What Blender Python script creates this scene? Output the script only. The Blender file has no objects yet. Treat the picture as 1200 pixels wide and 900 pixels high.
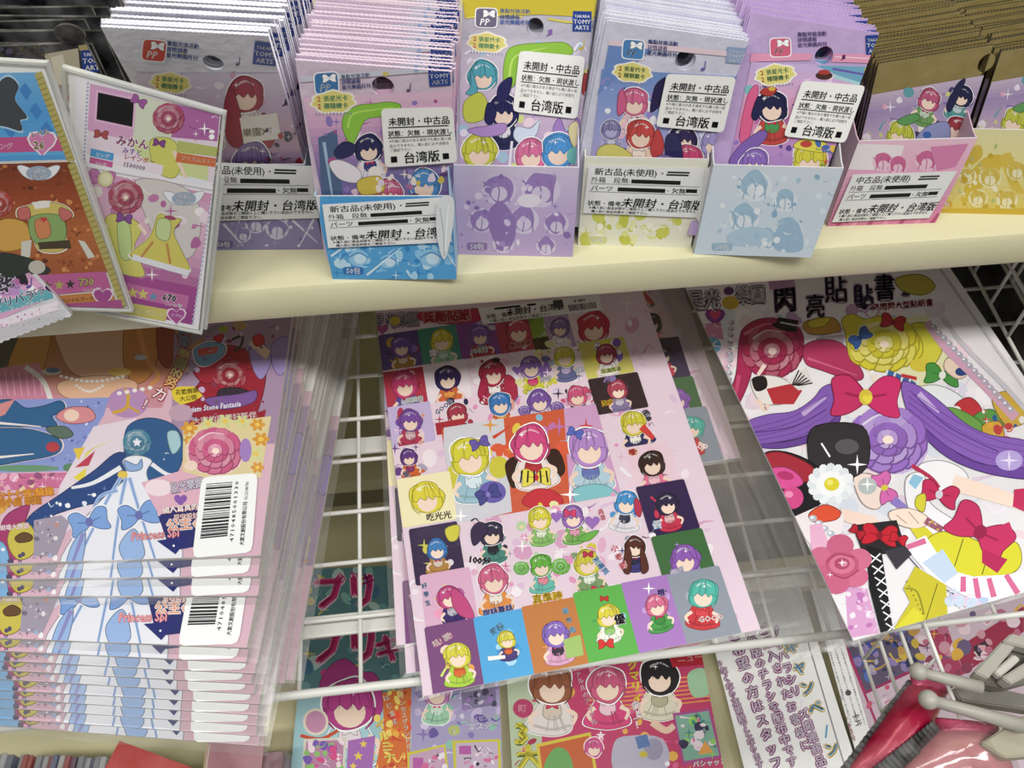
import bpy, bmesh, math, random
from mathutils import Vector, Matrix
from mathutils.geometry import tessellate_polygon
random.seed(11)
SC = bpy.context.scene
COL = SC.collection
R_ = math.radians
# ------------------------------------------------------------------ camera
FPX, PITCH, YAW, CZ = 900.0, R_(48), R_(6.4), 1.277
cam_d = bpy.data.cameras.new('camera'); cam_d.sensor_width = 36; cam_d.lens = 27.0
cam_d.clip_start = 0.01
cam = bpy.data.objects.new('camera', cam_d); COL.objects.link(cam)
cam.location = (0, 0, CZ); cam.rotation_euler = (R_(90)-PITCH, 0, -YAW)
SC.camera = cam
CAM = Vector((0, 0, CZ))
_fh = Vector((math.sin(YAW), math.cos(YAW), 0)); C_R = Vector((math.cos(YAW), -math.sin(YAW), 0))
C_F = _fh*math.cos(PITCH)+Vector((0, 0, -math.sin(PITCH))); C_U = _fh*math.sin(PITCH)+Vector((0, 0, math.cos(PITCH)))
def ray(x, y): return C_F+C_R*((x-600)/FPX)+C_U*((450-y)/FPX)
def onplane(x, y, p, n):
    r = ray(x, y); return CAM+r*((Vector(p)-CAM).dot(n)/r.dot(n))
def onz(x, y, z): return onplane(x, y, (0, 0, z), Vector((0, 0, 1)))
def ony(x, y, Y): return onplane(x, y, (0, Y, 0), Vector((0, 1, 0)))
# ------------------------------------------------------------------ light
w = bpy.data.worlds.new('world'); SC.world = w; w.use_nodes = True
w.node_tree.nodes['Background'].inputs[0].default_value = (0.93, 0.96, 1.0, 1)
w.node_tree.nodes['Background'].inputs[1].default_value = 0.22
def area(name, loc, size, power, rot=(0, 0, 0), col=(1, 0.98, 0.94)):
    d = bpy.data.lights.new(name, 'AREA'); d.shape = 'RECTANGLE'; d.size, d.size_y = size; d.energy = power; d.color = col
    o = bpy.data.objects.new(name, d); COL.objects.link(o); o.location = loc; o.rotation_euler = rot; return o
area('ceiling_tube', (-1.0, -0.55, 2.75), (1.3, 0.25), 27)
area('ceiling_tube', (0.55, -0.55, 2.75), (1.3, 0.25), 33)
area('ceiling_tube', (2.1, -0.55, 2.75), (1.3, 0.25), 22)
area('ceiling_tube', (0.3, 1.1, 2.75), (1.3, 0.25), 12)
area('ceiling_tube', (0.3, -2.2, 2.75), (1.3, 0.25), 7)
vs = SC.view_settings
SC.display_settings.display_device = 'sRGB'
vs.view_transform = 'Standard'; vs.look = 'None'; vs.gamma = 1; vs.use_curve_mapping = False
vs.exposure = -0.27
SC.cycles.transparent_max_bounces = 48
SC.cycles.max_bounces = 8
# ------------------------------------------------------------------ helpers
def hx(h):
    if not isinstance(h, str): return h
    h = h.lstrip('#'); v = [int(h[i:i+2], 16)/255 for i in (0, 2, 4)]
    return tuple(c/12.92 if c <= .04045 else ((c+.055)/1.055)**2.4 for c in v)+(1.0,)
def tint(c, k):
    c = hx(c); t = (1, 1, 1) if k > 0 else (0, 0, 0); k = abs(k)
    return tuple(a*(1-k)+b*k for a, b in zip(c[:3], t))+(1.0,)
MATS = {}
def mat(name, col=None, rough=.5, metal=0, noise=0, nscale=40, bump=0, bscale=80, coat=0, attr=False, spec=.5, sss=0):
    if name in MATS: return MATS[name]
    m = bpy.data.materials.new(name); m.use_nodes = True; nt = m.node_tree; b = nt.nodes['Principled BSDF']
    b.inputs['Roughness'].default_value = rough; b.inputs['Metallic'].default_value = metal
    b.inputs['Specular IOR Level'].default_value = spec
    if coat: b.inputs['Coat Weight'].default_value = coat; b.inputs['Coat Roughness'].default_value = .12
    tc = nt.nodes.new('ShaderNodeTexCoord')
    if attr:
        a = nt.nodes.new('ShaderNodeVertexColor'); a.layer_name = 'ink'; nt.links.new(a.outputs[0], b.inputs['Base Color'])
    elif noise:
        n = nt.nodes.new('ShaderNodeTexNoise'); n.inputs['Scale'].default_value = nscale; n.inputs['Detail'].default_value = 5
        nt.links.new(tc.outputs['Object'], n.inputs['Vector'])
        r = nt.nodes.new('ShaderNodeValToRGB'); r.color_ramp.elements[0].color = tint(col, -noise); r.color_ramp.elements[1].color = tint(col, noise*.5)
        r.color_ramp.elements[0].position = .35; r.color_ramp.elements[1].position = .65
        nt.links.new(n.outputs[0], r.inputs[0]); nt.links.new(r.outputs[0], b.inputs['Base Color'])
    else: b.inputs['Base Color'].default_value = hx(col)
    if bump:
        n = nt.nodes.new('ShaderNodeTexNoise'); n.inputs['Scale'].default_value = bscale; n.inputs['Detail'].default_value = 3
        nt.links.new(tc.outputs['Object'], n.inputs['Vector'])
        u = nt.nodes.new('ShaderNodeBump'); u.inputs['Strength'].default_value = bump; u.inputs['Distance'].default_value = .002
        nt.links.new(n.outputs[0], u.inputs['Height']); nt.links.new(u.outputs[0], b.inputs['Normal'])
    MATS[name] = m; return m
def film(name, milk=0.0, gl=.06, rough=.1, bump=.5, bscale=35, tr=.985, milkcol='d8d8d4', stretch=(1, 1, 1)):
    m = bpy.data.materials.new(name); m.use_nodes = True; nt = m.node_tree; nt.nodes.clear()
    N = nt.nodes.new; L = nt.links.new
    out = N('ShaderNodeOutputMaterial'); t = N('ShaderNodeBsdfTransparent'); t.inputs[0].default_value = (tr, tr, tr, 1)
    g = N('ShaderNodeBsdfGlossy'); g.inputs['Roughness'].default_value = rough
    tc = N('ShaderNodeTexCoord'); mp = N('ShaderNodeMapping'); mp.inputs['Scale'].default_value = stretch
    n = N('ShaderNodeTexNoise'); n.inputs['Scale'].default_value = bscale; n.inputs['Detail'].default_value = 3
    L(tc.outputs['Object'], mp.inputs[0]); L(mp.outputs[0], n.inputs['Vector'])
    bu = N('ShaderNodeBump'); bu.inputs['Strength'].default_value = bump; bu.inputs['Distance'].default_value = .004; L(n.outputs[0], bu.inputs['Height'])
    L(bu.outputs[0], g.inputs['Normal'])
    lw = N('ShaderNodeLayerWeight'); lw.inputs[0].default_value = .5; L(bu.outputs[0], lw.inputs['Normal'])
    pw = N('ShaderNodeMath'); pw.operation = 'POWER'; pw.inputs[1].default_value = 5; L(lw.outputs['Facing'], pw.inputs[0])
    mt = N('ShaderNodeMath'); mt.operation = 'MULTIPLY_ADD'; mt.inputs[1].default_value = .9; mt.inputs[2].default_value = gl; mt.use_clamp = True; L(pw.outputs[0], mt.inputs[0])
    mx = N('ShaderNodeMixShader'); L(mt.outputs[0], mx.inputs[0]); L(t.outputs[0], mx.inputs[1]); L(g.outputs[0], mx.inputs[2])
    if milk:
        d = N('ShaderNodeBsdfDiffuse'); d.inputs[0].default_value = hx(milkcol); m2 = N('ShaderNodeMixShader'); m2.inputs[0].default_value = milk
        L(mx.outputs[0], m2.inputs[1]); L(d.outputs[0], m2.inputs[2]); L(m2.outputs[0], out.inputs[0])
    else: L(mx.outputs[0], out.inputs[0])
    MATS[name] = m; return m
INK = mat('ink', attr=True, rough=.42, spec=.35)
INKG = mat('ink_glossy', attr=True, rough=.25, spec=.5)
PAPER = mat('paper', 'ededea', .6, noise=.03, nscale=60)
PAGES = mat('page_edges', 'cfcac0', .8, noise=.15, nscale=400)
CREAM = mat('cream_paint', 'd7d2ad', .38, noise=.03, nscale=8, bump=.05, bscale=300)
CREAMD = mat('cream_panel', 'cbc49a', .5, noise=.06, nscale=6)
WIRE = mat('white_wire', 'dcdcd6', .35, noise=.04, nscale=50)
GREYP = mat('grey_plastic', 'a9a69c', .4, noise=.06, nscale=40)
SILVER = mat('silver_foil', 'c9cad2', .3, .55, noise=.1, nscale=120)
STICK = mat('sticker_paper', 'f1f1ec', .45, noise=.015, nscale=60)
CARD = mat('box_card', 'd9d8d8', .6, noise=.04, nscale=80)
FILM = film('clear_film')
FILMW = film('crinkled_film', milk=.07, gl=.08, rough=.12, bump=1.0, bscale=34, stretch=(1, .3, 1), milkcol='b4aea4')
FILME = film('film_edge', milk=.10, gl=.08, rough=.34, bump=.35, bscale=40, milkcol='b9b8b2', stretch=(.3, 1, 1))
RIGID = film('rigid_sleeve', gl=.05, rough=.05, bump=.05)
RIGIDE = film('rigid_sleeve_edge', milk=.55, gl=.15, rough=.1, bump=.1, milkcol='e6e8e4')

def mesh(name, vs_, fs, m, parent=None, cols=None, smooth=False, mi=None):
    me = bpy.data.meshes.new(name); me.from_pydata([tuple(v) for v in vs_], [], fs); 
    for q in (m if isinstance(m, (list, tuple)) else [m]): me.materials.append(q)
    if mi: me.polygons.foreach_set('material_index', mi)
    if cols is not None:
        ca = me.color_attributes.new('ink', 'FLOAT_COLOR', 'CORNER'); flat = []
        for p, c in zip(me.polygons, cols): flat.extend(list(c)*len(p.vertices))
        ca.data.foreach_set('color', flat)
    if smooth: me.polygons.foreach_set('use_smooth', [True]*len(me.polygons))
    me.update()
    o = bpy.data.objects.new(name, me); COL.objects.link(o)
    if parent: o.parent = parent
    return o
def tag(o, label=None, cat=None, group=None, kind=None):
    if label: o['label'] = label
    if cat: o['category'] = cat
    if group: o['group'] = group
    if kind: o['kind'] = kind
    return o
def frame(O, u, v):
    u = Vector(u).normalized(); v = Vector(v); v = (v-u*v.dot(u)).normalized(); n = u.cross(v)
    M = Matrix.Identity(4)
    for i, a in enumerate((u, v, n)):
        M[0][i], M[1][i], M[2][i] = a
    M[0][3], M[1][3], M[2][3] = O
    return M
def empty(name, M, label, cat, group=None):
    o = bpy.data.objects.new(name, None); COL.objects.link(o); o.empty_display_size = .02
    o.matrix_world = M if isinstance(M, Matrix) else Matrix.Translation(M)
    return tag(o, label, cat, group)
def copy_tree(o, parent=None):
    c = o.copy(); COL.objects.link(c); c.parent = parent
    if parent: c.matrix_parent_inverse = o.matrix_parent_inverse
    for ch in o.children: copy_tree(ch, c)
    return c
def boxv(x0, x1, y0, y1, z0, z1, off=0):
    v = [(x0, y0, z0), (x1, y0, z0), (x1, y1, z0), (x0, y1, z0), (x0, y0, z1), (x1, y0, z1), (x1, y1, z1), (x0, y1, z1)]
    f = [(0, 3, 2, 1), (4, 5, 6, 7), (0, 1, 5, 4), (1, 2, 6, 5), (2, 3, 7, 6), (3, 0, 4, 7)]
    return v, [tuple(i+off for i in q) for q in f]
def boxes(name, L, m, parent=None, bevel=0):
    V, Fc = [], []
    for b in L:
        v, f = boxv(*b, off=len(V)); V += v; Fc += f
    o = mesh(name, V, Fc, m, parent)
    if bevel:
        bm = bmesh.new(); bm.from_mesh(o.data); bmesh.ops.bevel(bm, geom=bm.edges[:], offset=bevel, segments=2, affect='EDGES', profile=.5)
        bm.to_mesh(o.data); bm.free(); o.data.polygons.foreach_set('use_smooth', [False]*len(o.data.polygons))
    return o
def tube(name, pts, r, m, parent=None, n=8, closed=False):
    pts = [Vector(p) for p in pts]; V, Fc = [], []
    rr = r if isinstance(r, (list, tuple)) else [r]*len(pts)
    for i, p in enumerate(pts):
        d = (pts[min(i+1, len(pts)-1)]-pts[max(i-1, 0)]).normalized()
        a = d.orthogonal() if abs(d.z) > .9 else d.cross(Vector((0, 0, 1)))
        a.normalize(); b = d.cross(a)
        for k in range(n):
            t = 2*math.pi*k/n; V.append(p+(a*math.cos(t)+b*math.sin(t))*rr[i])
    for i in range(len(pts)-1):
        for k in range(n): Fc.append((i*n+k, i*n+(k+1) % n, (i+1)*n+(k+1) % n, (i+1)*n+k))
    Fc.append(tuple(range(n))[::-1]); Fc.append(tuple((len(pts)-1)*n+k for k in range(n)))
    return mesh(name, V, Fc, m, parent, smooth=True)

# ------------------------------------------------------------------ flat print
_G = {}
def glyphs(s, bold=0.0):
    k = (s, bold)
    if k not in _G:
        c = bpy.data.curves.new('lettering', 'FONT'); c.body = s; c.size = 1; c.resolution_u = 1; c.offset = bold
        o = bpy.data.objects.new('lettering', c); me = bpy.data.meshes.new_from_object(o)
        V = [(v.co.x, v.co.y) for v in me.vertices]; T = [tuple(p.vertices) for p in me.polygons]
        bpy.data.objects.remove(o); bpy.data.curves.remove(c); bpy.data.meshes.remove(me)
        _G[k] = (V, T)
    return _G[k]
def spline(P, n=5, closed=True):
    out = []; N = len(P); rng = range(N) if closed else range(N-1)
    for i in rng:
        g = lambda j: P[j % N] if closed else P[max(0, min(N-1, j))]
        a, b, c, d = g(i-1), g(i), g(i+1), g(i+2)
        for k in range(n):
            t = k/n
            out.append(tuple(.5*(2*b[q]+(c[q]-a[q])*t+(2*a[q]-5*b[q]+4*c[q]-d[q])*t*t+(3*b[q]-a[q]-3*c[q]+d[q])*t**3) for q in (0, 1)))
    if not closed: out.append(tuple(P[-1]))
    return out
class Art:
    """flat print on a plane: shapes are given as seen and land on the surface's own coordinates"""
    def __init__(s, M, W, H, clip=None, step=5e-6):
        s.M, s.Mi = M, M.inverted(); s.n = M.to_3x3() @ Vector((0, 0, 1)); s.O = M.translation
        s.clip = clip or (0, 0, W, H); s.W, s.H = W, H; s.V, s.F, s.C, s.B = [], [], [], []; s.pre = None; s.step = step; s.ol = 0
    def L(s, p):
        if s.pre: p = s.pre(p)
        q = s.Mi @ onplane(p[0], p[1], s.O, s.n); return (q.x, q.y)
    def quad(s, q, W, H):
        def f(p):
            a, b = p[0]/W, p[1]/H
            return tuple((q[0][i]*(1-a)+q[1][i]*a)*(1-b)+(q[3][i]*(1-a)+q[2][i]*a)*b for i in (0, 1))
        s.pre = f; return s
    def unit(s):
        """coordinates 0..W, 0..H in millimetres with y down"""
        s.L = lambda p: (p[0]*.001, s.H-p[1]*.001); return s
    def level(s, bb):
        l = 0
        for (b, k) in s.B:
            if k >= l and b[0] < bb[2] and b[2] > bb[0] and b[1] < bb[3] and b[3] > bb[1]: l = k+1
        s.B.append((bb, l)); return l
    def _clip(s, P):
        x0, y0, x1, y1 = s.clip
        for ax, lim, sg in ((0, x0, 1), (0, x1, -1), (1, y0, 1), (1, y1, -1)):
            if not P: return P
            o = []
            for i in range(len(P)):
                a, b = P[i-1], P[i]; ia, ib = (a[ax]-lim)*sg >= 0, (b[ax]-lim)*sg >= 0
                if ia != ib:
                    t = (lim-a[ax])/(b[ax]-a[ax]); o.append((a[0]+(b[0]-a[0])*t, a[1]+(b[1]-a[1])*t))
                if ib: o.append(b)
            P = o
        return P
    def put(s, polys, col):
        """polys: local coordinate polygons forming one flat shape"""
        cl = col if isinstance(col, list) else [col]*len(polys)
        pc = [(q, k) for q, k in ((s._clip(list(P)), k) for P, k in zip(polys, cl)) if len(q) >= 3]
        if not pc: return
        xs = [p[0] for q, k in pc for p in q]; ys = [p[1] for q, k in pc for p in q]
        z = s.level((min(xs), min(ys), max(xs), max(ys)))*s.step
        for q, col in pc:
            col = hx(col); g = .3*col[0]+.5*col[1]+.2*col[2]; col = tuple((k+(g-k)*.05)*.99 for k in col[:3])+(1.0,)
            i0 = len(s.V); s.V += [(p[0], p[1], z) for p in q]
            if len(q) <= 3: tris = [tuple(range(len(q)))]
            else: tris = tessellate_polygon([[Vector((p[0], p[1], 0)) for p in q]])
            for t in tris:
                a, b, c = (q[k] for k in t)
                if (b[0]-a[0])*(c[1]-a[1])-(b[1]-a[1])*(c[0]-a[0]) < 0: t = (t[0], t[2], t[1])
                s.F.append(tuple(i0+k for k in t)); s.C.append(col)
    def poly(s, P, col): s.put([[s.L(p) for p in P]], col); return s
    def blob(s, P, col, n=5):
        Q = spline(P, n); s.poly(Q, col)
        if s.ol: s.stroke(Q+[Q[0], Q[1]], s.ol, tint(col, -.68), smooth=False)
        return s
    def oblob(s, P, col, edge='ffffff', k=1.12):
        cx = sum(p[0] for p in P)/len(P); cy = sum(p[1] for p in P)/len(P)
        ol, s.ol = s.ol, 0; s.blob([(cx+(p[0]-cx)*k, cy+(p[1]-cy)*k) for p in P], edge); s.ol = ol; return s.blob(P, col)
    def ell(s, x, y, rx, ry, col, rot=0, n=18):
        c, q = math.cos(R_(rot)), math.sin(R_(rot))
        return s.poly([(x+rx*math.cos(t)*c-ry*math.sin(t)*q, y+rx*math.cos(t)*q+ry*math.sin(t)*c) for t in (2*math.pi*k/n for k in range(n))], col)
    def rect(s, x0, y0, x1, y1, col): return s.poly([(x0, y0), (x1, y0), (x1, y1), (x0, y1)], col)
    def cell(s, x, y, wm, hm, col, r=.0015):
        cx, cy = s.L((x, y)); P = []
        for sx, sy, a0 in ((1, 1, 0), (-1, 1, 90), (-1, -1, 180), (1, -1, 270)):
            for k in range(3):
                t = R_(a0+45*k); P.append((cx+sx*(wm/2-r)+r*math.cos(t), cy+sy*(hm/2-r)+r*math.sin(t)))
        s.put([P], col); return s
    def stroke(s, P, w_, col, w1=None, smooth=True, n=5):
        if smooth and len(P) > 2: P = spline(P, n, False)
        A, B_ = [], []; N = len(P); w1 = w_ if w1 is None else w1
        for i, p in enumerate(P):
            a, b = P[max(i-1, 0)], P[min(i+1, N-1)]; dx, dy = b[0]-a[0], b[1]-a[1]; l = math.hypot(dx, dy) or 1
            h = (w_+(w1-w_)*i/(N-1))/2; A.append((p[0]-dy/l*h, p[1]+dx/l*h)); B_.append((p[0]+dy/l*h, p[1]-dx/l*h))
        qs = [[A[i], A[i+1], B_[i+1], B_[i]] for i in range(N-1)]
        s.put([[s.L(p) for p in q] for q in qs], col); return s
    def text(s, t, x, y, size, col, ang=0, bold=.012, sx=1, skew=0, center=False, edge=None, ew=.07):
        V, T = glyphs(t)
        if not V: return s
        c, q = math.cos(R_(ang)), math.sin(R_(ang)); wd = max(v[0] for v in V)*size*sx
        if center: x, y = x-wd/2*c, y-wd/2*q
        f = lambda v, ox=0, oy=0: s.L((x+(v[0]+ox+skew*v[1])*size*sx*c+(v[1]+oy)*size*q, y+(v[0]+ox+skew*v[1])*size*sx*q-(v[1]+oy)*size*c))
        def draw(offs, cl):
            out = []
            for o in offs:
                Q = [f(v, *o) for v in V]; out += [[Q[i] for i in tr] for tr in T]
            s.put(out, cl)
        if edge: draw([(ew*math.cos(R_(a)), ew*math.sin(R_(a))) for a in range(0, 360, 60)], edge)
        b = bold*1.1
        draw([(0, 0)] if b < .009 else [(-b, 0), (b, 0), (0, b)], col); return s
    def vtext(s, t, P, size, col, cols=None, **k):
        """one sign after another down a line"""
        (x0, y0), (x1, y1) = P[0], P[-1]; n = len(t); a = math.degrees(math.atan2(y1-y0, x1-x0))-90
        for i, ch in enumerate(t):
            u = i/max(1, n-1)
            if len(P) == 2: x, y = x0+(x1-x0)*u, y0+(y1-y0)*u
            else: Q = spline(P, 8, False); x, y = Q[int(u*(len(Q)-1))]
            if ch in 'ー…|': s.stroke([(x+size*.05, y-size*.75), (x-size*.05, y+size*.1)], size*.12, k.get('edge') and col or col); continue
            s.text(ch, x-size*.5, y, size, cols[i % len(cols)] if cols else col, ang=a, **k)
        return s
    def star(s, x, y, r, col, k=.42, n=5, rot=-90):
        return s.poly([(x+(r if i % 2 == 0 else r*k)*math.cos(R_(rot+i*180/n)), y+(r if i % 2 == 0 else r*k)*math.sin(R_(rot+i*180/n))) for i in range(2*n)], col)
    def spark(s, x, y, r, col='ffffff'): return s.star(x, y, r, col, .18, 4)
    def heart(s, x, y, r, col):
        P = []
        for i in range(16):
            t = 2*math.pi*i/16; P.append((x+r/16*16*math.sin(t)**3, y-r/16*(13*math.cos(t)-5*math.cos(2*t)-2*math.cos(3*t)-math.cos(4*t))))
        return s.poly(P, col)
    def note(s, x, y, r, col): s.ell(x-r*.4, y+r*.6, r*.38, r*.28, col, -20, 8); return s.stroke([(x-r*.05, y+r*.6), (x+r*.05, y-r*.8)], r*.18, col)
    def bow(s, x, y, r, col, rot=0, mid=None, edge=None):
        c, q = math.cos(R_(rot)), math.sin(R_(rot)); T = lambda a, b: (x+(a*c-b*q)*r, y+(a*q+b*c)*r)
        for sg in (-1, 1):
            P = [T(0, -.12), T(.5*sg, -.62), T(1*sg, -.5), T(.92*sg, .1), T(1*sg, .55), T(.5*sg, .5), T(0, .14)]
            if edge: s.oblob(P, col, edge, 1.14)
            else: s.blob(P, col)
            s.stroke([T(.1*sg, 0), T(.6*sg, -.1)], r*.07, tint(col, -.4))
        return s.ell(x, y, r*.2, r*.24, mid or tint(col, -.25), rot, 10)
    def flower(s, x, y, r, col, core, petals=8, sq=.8, rot=0):
        for i in range(petals):
            a = R_(rot+360*i/petals); s.ell(x+r*.6*math.cos(a), y+r*.6*math.sin(a)*sq, r*.42, r*.26, tint(col, -.06*(i % 2)), math.degrees(math.atan2(math.sin(a)*sq, math.cos(a))), 10)
        return s.ell(x, y, r*.34, r*.34*sq, core, 0, 12)
    def doll(s, x, y, r, hair, dress, skin='f3d8c4', acc=None, tilt=0, edge='ffffff', body=True, seed=0):
        """an anonymous paper-doll patch: a tuft of colour, a pale oval and a spread of cloth, no face"""
        rd = random.Random(seed+int(x*7+y*13)); c, q = math.cos(R_(tilt)), math.sin(R_(tilt))
        T = lambda a, b: (x+(a*c-b*q)*r, y+(a*q+b*c)*r)
        acc = acc or tint(dress, .45)
        top = [T(math.cos(R_(a))*(1+rd.uniform(-.12, .16)), math.sin(R_(a))*(1+rd.uniform(-.08, .14))) for a in range(0, 360, 36)]
        if body:
            bd = [T(-.35, .5), T(-.9, 1.3), T(-1.15+rd.uniform(-.2, .2), 2.2), T(-.3, 2.5), T(.5, 2.45), T(1.15+rd.uniform(-.2, .2), 2.1), T(.85, 1.25), T(.35, .5)]
            if edge: s.oblob(bd, dress, edge, 1.06)
            else: s.blob(bd, dress)
            s.blob([T(-.3, .9), T(-.45, 1.5), T(0, 1.75), T(.45, 1.5), T(.3, .9)], acc)
            s.stroke([T(-.7, 1.3), T(-1.1, 1.7), T(-.8, 2.1)], r*.24, skin, r*.16); s.stroke([T(.7, 1.25), T(1.15, 1.5), T(1.0, 1.95)], r*.24, skin, r*.16)
            s.stroke([T(-.9, 2.0), T(0, 2.2), T(.9, 2.0)], r*.14, tint(dress, -.3))
            s.bow(*T(0, 1.02), r*.3, acc if rd.random() < .5 else 'd8365f', tilt)
        if edge: s.oblob(top, hair, edge, 1.08)
        else: s.blob(top, hair)
        s.ell(*T(0, .3), r*.62, r*.6, skin, tilt, 16)
        s.blob([T(-.85, .1), T(-.7, -.7), T(0, -.98), T(.7, -.7), T(.85, .1), T(.55, .02), T(.35, .22), T(.12, -.04), T(-.1, .2), T(-.4, 0), T(-.6, .2)], hair, 3)
        s.stroke([T(-.55, -.5), T(0, -.72), T(.5, -.5)], r*.16, tint(hair, .4), r*.05)
        s.stroke([T(-.95, .1), T(-.9, .6), T(-.6, .95)], r*.16, tint(hair, -.35), r*.05); s.stroke([T(.95, .1), T(.9, .6), T(.6, .95)], r*.16, tint(hair, -.35), r*.05)
        for i in range(7):
            a = rd.uniform(-.95, .95); s.stroke([T(a*.5, -.85), T(a, -.3), T(a*1.1, .1+rd.uniform(-.1, .1))], r*.045, tint(hair, -.5), r*.02)
        if r > 12:
            for i in range(5):
                a = rd.uniform(-.8, .8); s.stroke([T(a*.5, 1.5), T(a, 2.3)], r*.05, tint(dress, -.4)) if body else None
            s.spark(*T(rd.uniform(-.6, .6), -.5), r*.18)
        return s
    def rosette(s, x, y, r, col, sq=.8, core=None, rot=0):
        for ring, (rr, pr, n, k) in enumerate(((.72, .36, 11, 0), (.5, .32, 9, .14), (.3, .26, 7, -.16), (.14, .18, 5, .2))):
            for i in range(n):
                a = R_(rot+ring*17+360*i/n); px, py = x+r*rr*math.cos(a), y+r*rr*math.sin(a)*sq; da = math.degrees(math.atan2(math.sin(a)*sq, math.cos(a)))+90
                s.ell(px, py, r*pr, r*pr*.66, tint(col, -.45), da, 10); s.ell(px-r*.015, py-r*.02, r*pr*.93, r*pr*.59, tint(col, k+.08*(i % 2)), da, 10)
        s.ell(x, y, r*.13, r*.13*sq, core or tint(col, -.3), 0, 10)
        return s.stroke([(x-r*.6, y-r*.45*sq), (x-r*.2, y-r*.75*sq), (x+r*.3, y-r*.7*sq)], r*.06, tint(col, .6), r*.02)
    def confetti(s, P, n, cols, r0, r1, seed=1):
        rd = random.Random(seed); xs = [p[0] for p in P]; ys = [p[1] for p in P]; ol, s.ol = s.ol, 0
        for i in range(n):
            while True:
                x, y = rd.uniform(min(xs), max(xs)), rd.uniform(min(ys), max(ys)); ins = False
                for k in range(len(P)):
                    a, b = P[k-1], P[k]
                    if (a[1] > y) != (b[1] > y) and x < (b[0]-a[0])*(y-a[1])/(b[1]-a[1])+a[0]: ins = not ins
                if ins: break
            r = rd.uniform(r0, r1); c = rd.choice(cols); k = rd.random()
            if k < .35: s.ell(x, y, r, r*rd.uniform(.5, 1), c, rd.uniform(0, 180), 8)
            elif k < .6: s.stroke([(x-r, y+rd.uniform(-r, r)), (x, y+rd.uniform(-r, r)), (x+r, y+rd.uniform(-r, r))], r*.4, c, r*.1, n=3)
            elif k < .8: s.blob([(x+r*math.cos(a)*rd.uniform(.6, 1.2), y+r*math.sin(a)*rd.uniform(.6, 1.2)) for a in (0, 1.2, 2.4, 3.6, 4.9)], c, 3)
            else: s.spark(x, y, r*1.1, c)
        s.ol = ol; return s
    def grad(s, P0, P1, cols, n=14):
        """quad strips: P0 top edge (two points), P1 bottom edge, cols list from top to bottom"""
        QS, CS = [], []
        for i in range(n):
            t0, t1 = i/n, (i+1)/n; k = (i+.5)/n*(len(cols)-1); j = min(int(k), len(cols)-2); f = k-j
            c = tuple(a*(1-f)+b*f for a, b in zip(hx(cols[j]), hx(cols[j+1])))
            lp = lambda A, B, t: (A[0]+(B[0]-A[0])*t, A[1]+(B[1]-A[1])*t)
            QS.append([s.L(p) for p in (lp(P0[0], P1[0], t0), lp(P0[1], P1[1], t0), lp(P0[1], P1[1], t1), lp(P0[0], P1[0], t1))]); CS.append(c)
        s.put(QS, CS); return s
    def build(s, name, parent, z0, m=None):
        o = mesh(name, [(v[0], v[1], v[2]+z0) for v in s.V], s.F, m or INK, parent, s.C); return o
# ------------------------------------------------------------------ the setting
ZS, YE = 1.0, .332                     # top and front edge of the upper shelf
SL = math.tan(R_(11)); RN = Vector((0, -math.sin(R_(11)), math.cos(R_(11)))); RV = Vector((0, math.cos(R_(11)), math.sin(R_(11))))
RP = Vector((0, .19, CZ-.485))         # front rail of the slanted wire rack
def rack(x, y, h=0.0): return Vector((x, y, RP.z+(y-.19)*SL))+RN*h
tag(boxes('wall_back', [(-1.6, 1.6, .80, .83, 0, 1.9)], CREAMD), kind='structure')
tag(boxes('floor', [(-2.5, 2.5, -2.5, .83, -.02, 0)], mat('floor_vinyl', '8f8a80', .4, noise=.1, nscale=5)), kind='structure')
# upper shelf: folded sheet-metal board
t = empty('store_shelf', (0, YE, .97), 'cream painted metal shelf carrying the row of card pack boxes', 'shelf')
def rel(o, t): o.parent = t; o.matrix_parent_inverse = t.matrix_world.inverted(); return o
bpy.context.view_layer.update()
P = [(YE+.47, ZS), (YE+.004, ZS), (YE+.0015, ZS-.0008), (YE, ZS-.004), (YE+.0005, ZS-.021), (YE+.002, ZS-.0235), (YE+.006, ZS-.0245), (YE+.012, ZS-.0245), (YE+.012, ZS-.022), (YE+.47, ZS-.006)]
V = [(x, y, z) for x in (-1.3, 1.3) for y, z in P]; n = len(P)
o = mesh('shelf_board', V, [(i, (i+1) % n, n+(i+1) % n, n+i) for i in range(n)]+[tuple(range(n))[::-1], tuple(range(n, 2*n))], CREAM); rel(o, t)
o.data.polygons.foreach_set('use_smooth', [True]*n+[False, False]); o.data.update()
m = o.modifiers.new('e', 'EDGE_SPLIT'); m.split_angle = R_(40)
# lower sloping display deck
LP = CAM+ray(600, 860)*.77; LS = math.tan(R_(10)); LN = Vector((0, -math.sin(R_(10)), math.cos(R_(10))))
t = empty('display_deck', (0, .3, LP.z-.02), 'cream sloping deck below the wire rack, seen between its wires', 'shelf')
bpy.context.view_layer.update()
def lz(y): return LP.z+(y-LP.y)*LS
for nm, y0, y1, d in (('deck_board', -.05, .52, .012), ('rear_ledge', .52, .80, -.035)):
    V = [(-1.3, y0, lz(y0)-d-.02), (1.3, y0, lz(y0)-d-.02), (1.3, y1, lz(y1)-d-.02), (-1.3, y1, lz(y1)-d-.02), (-1.3, y0, lz(y0)-d), (1.3, y0, lz(y0)-d), (1.3, y1, lz(y1)-d), (-1.3, y1, lz(y1)-d)]
    rel(mesh(nm, V, boxv(0, 1, 0, 1, 0, 1)[1], CREAMD), t)
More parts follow.
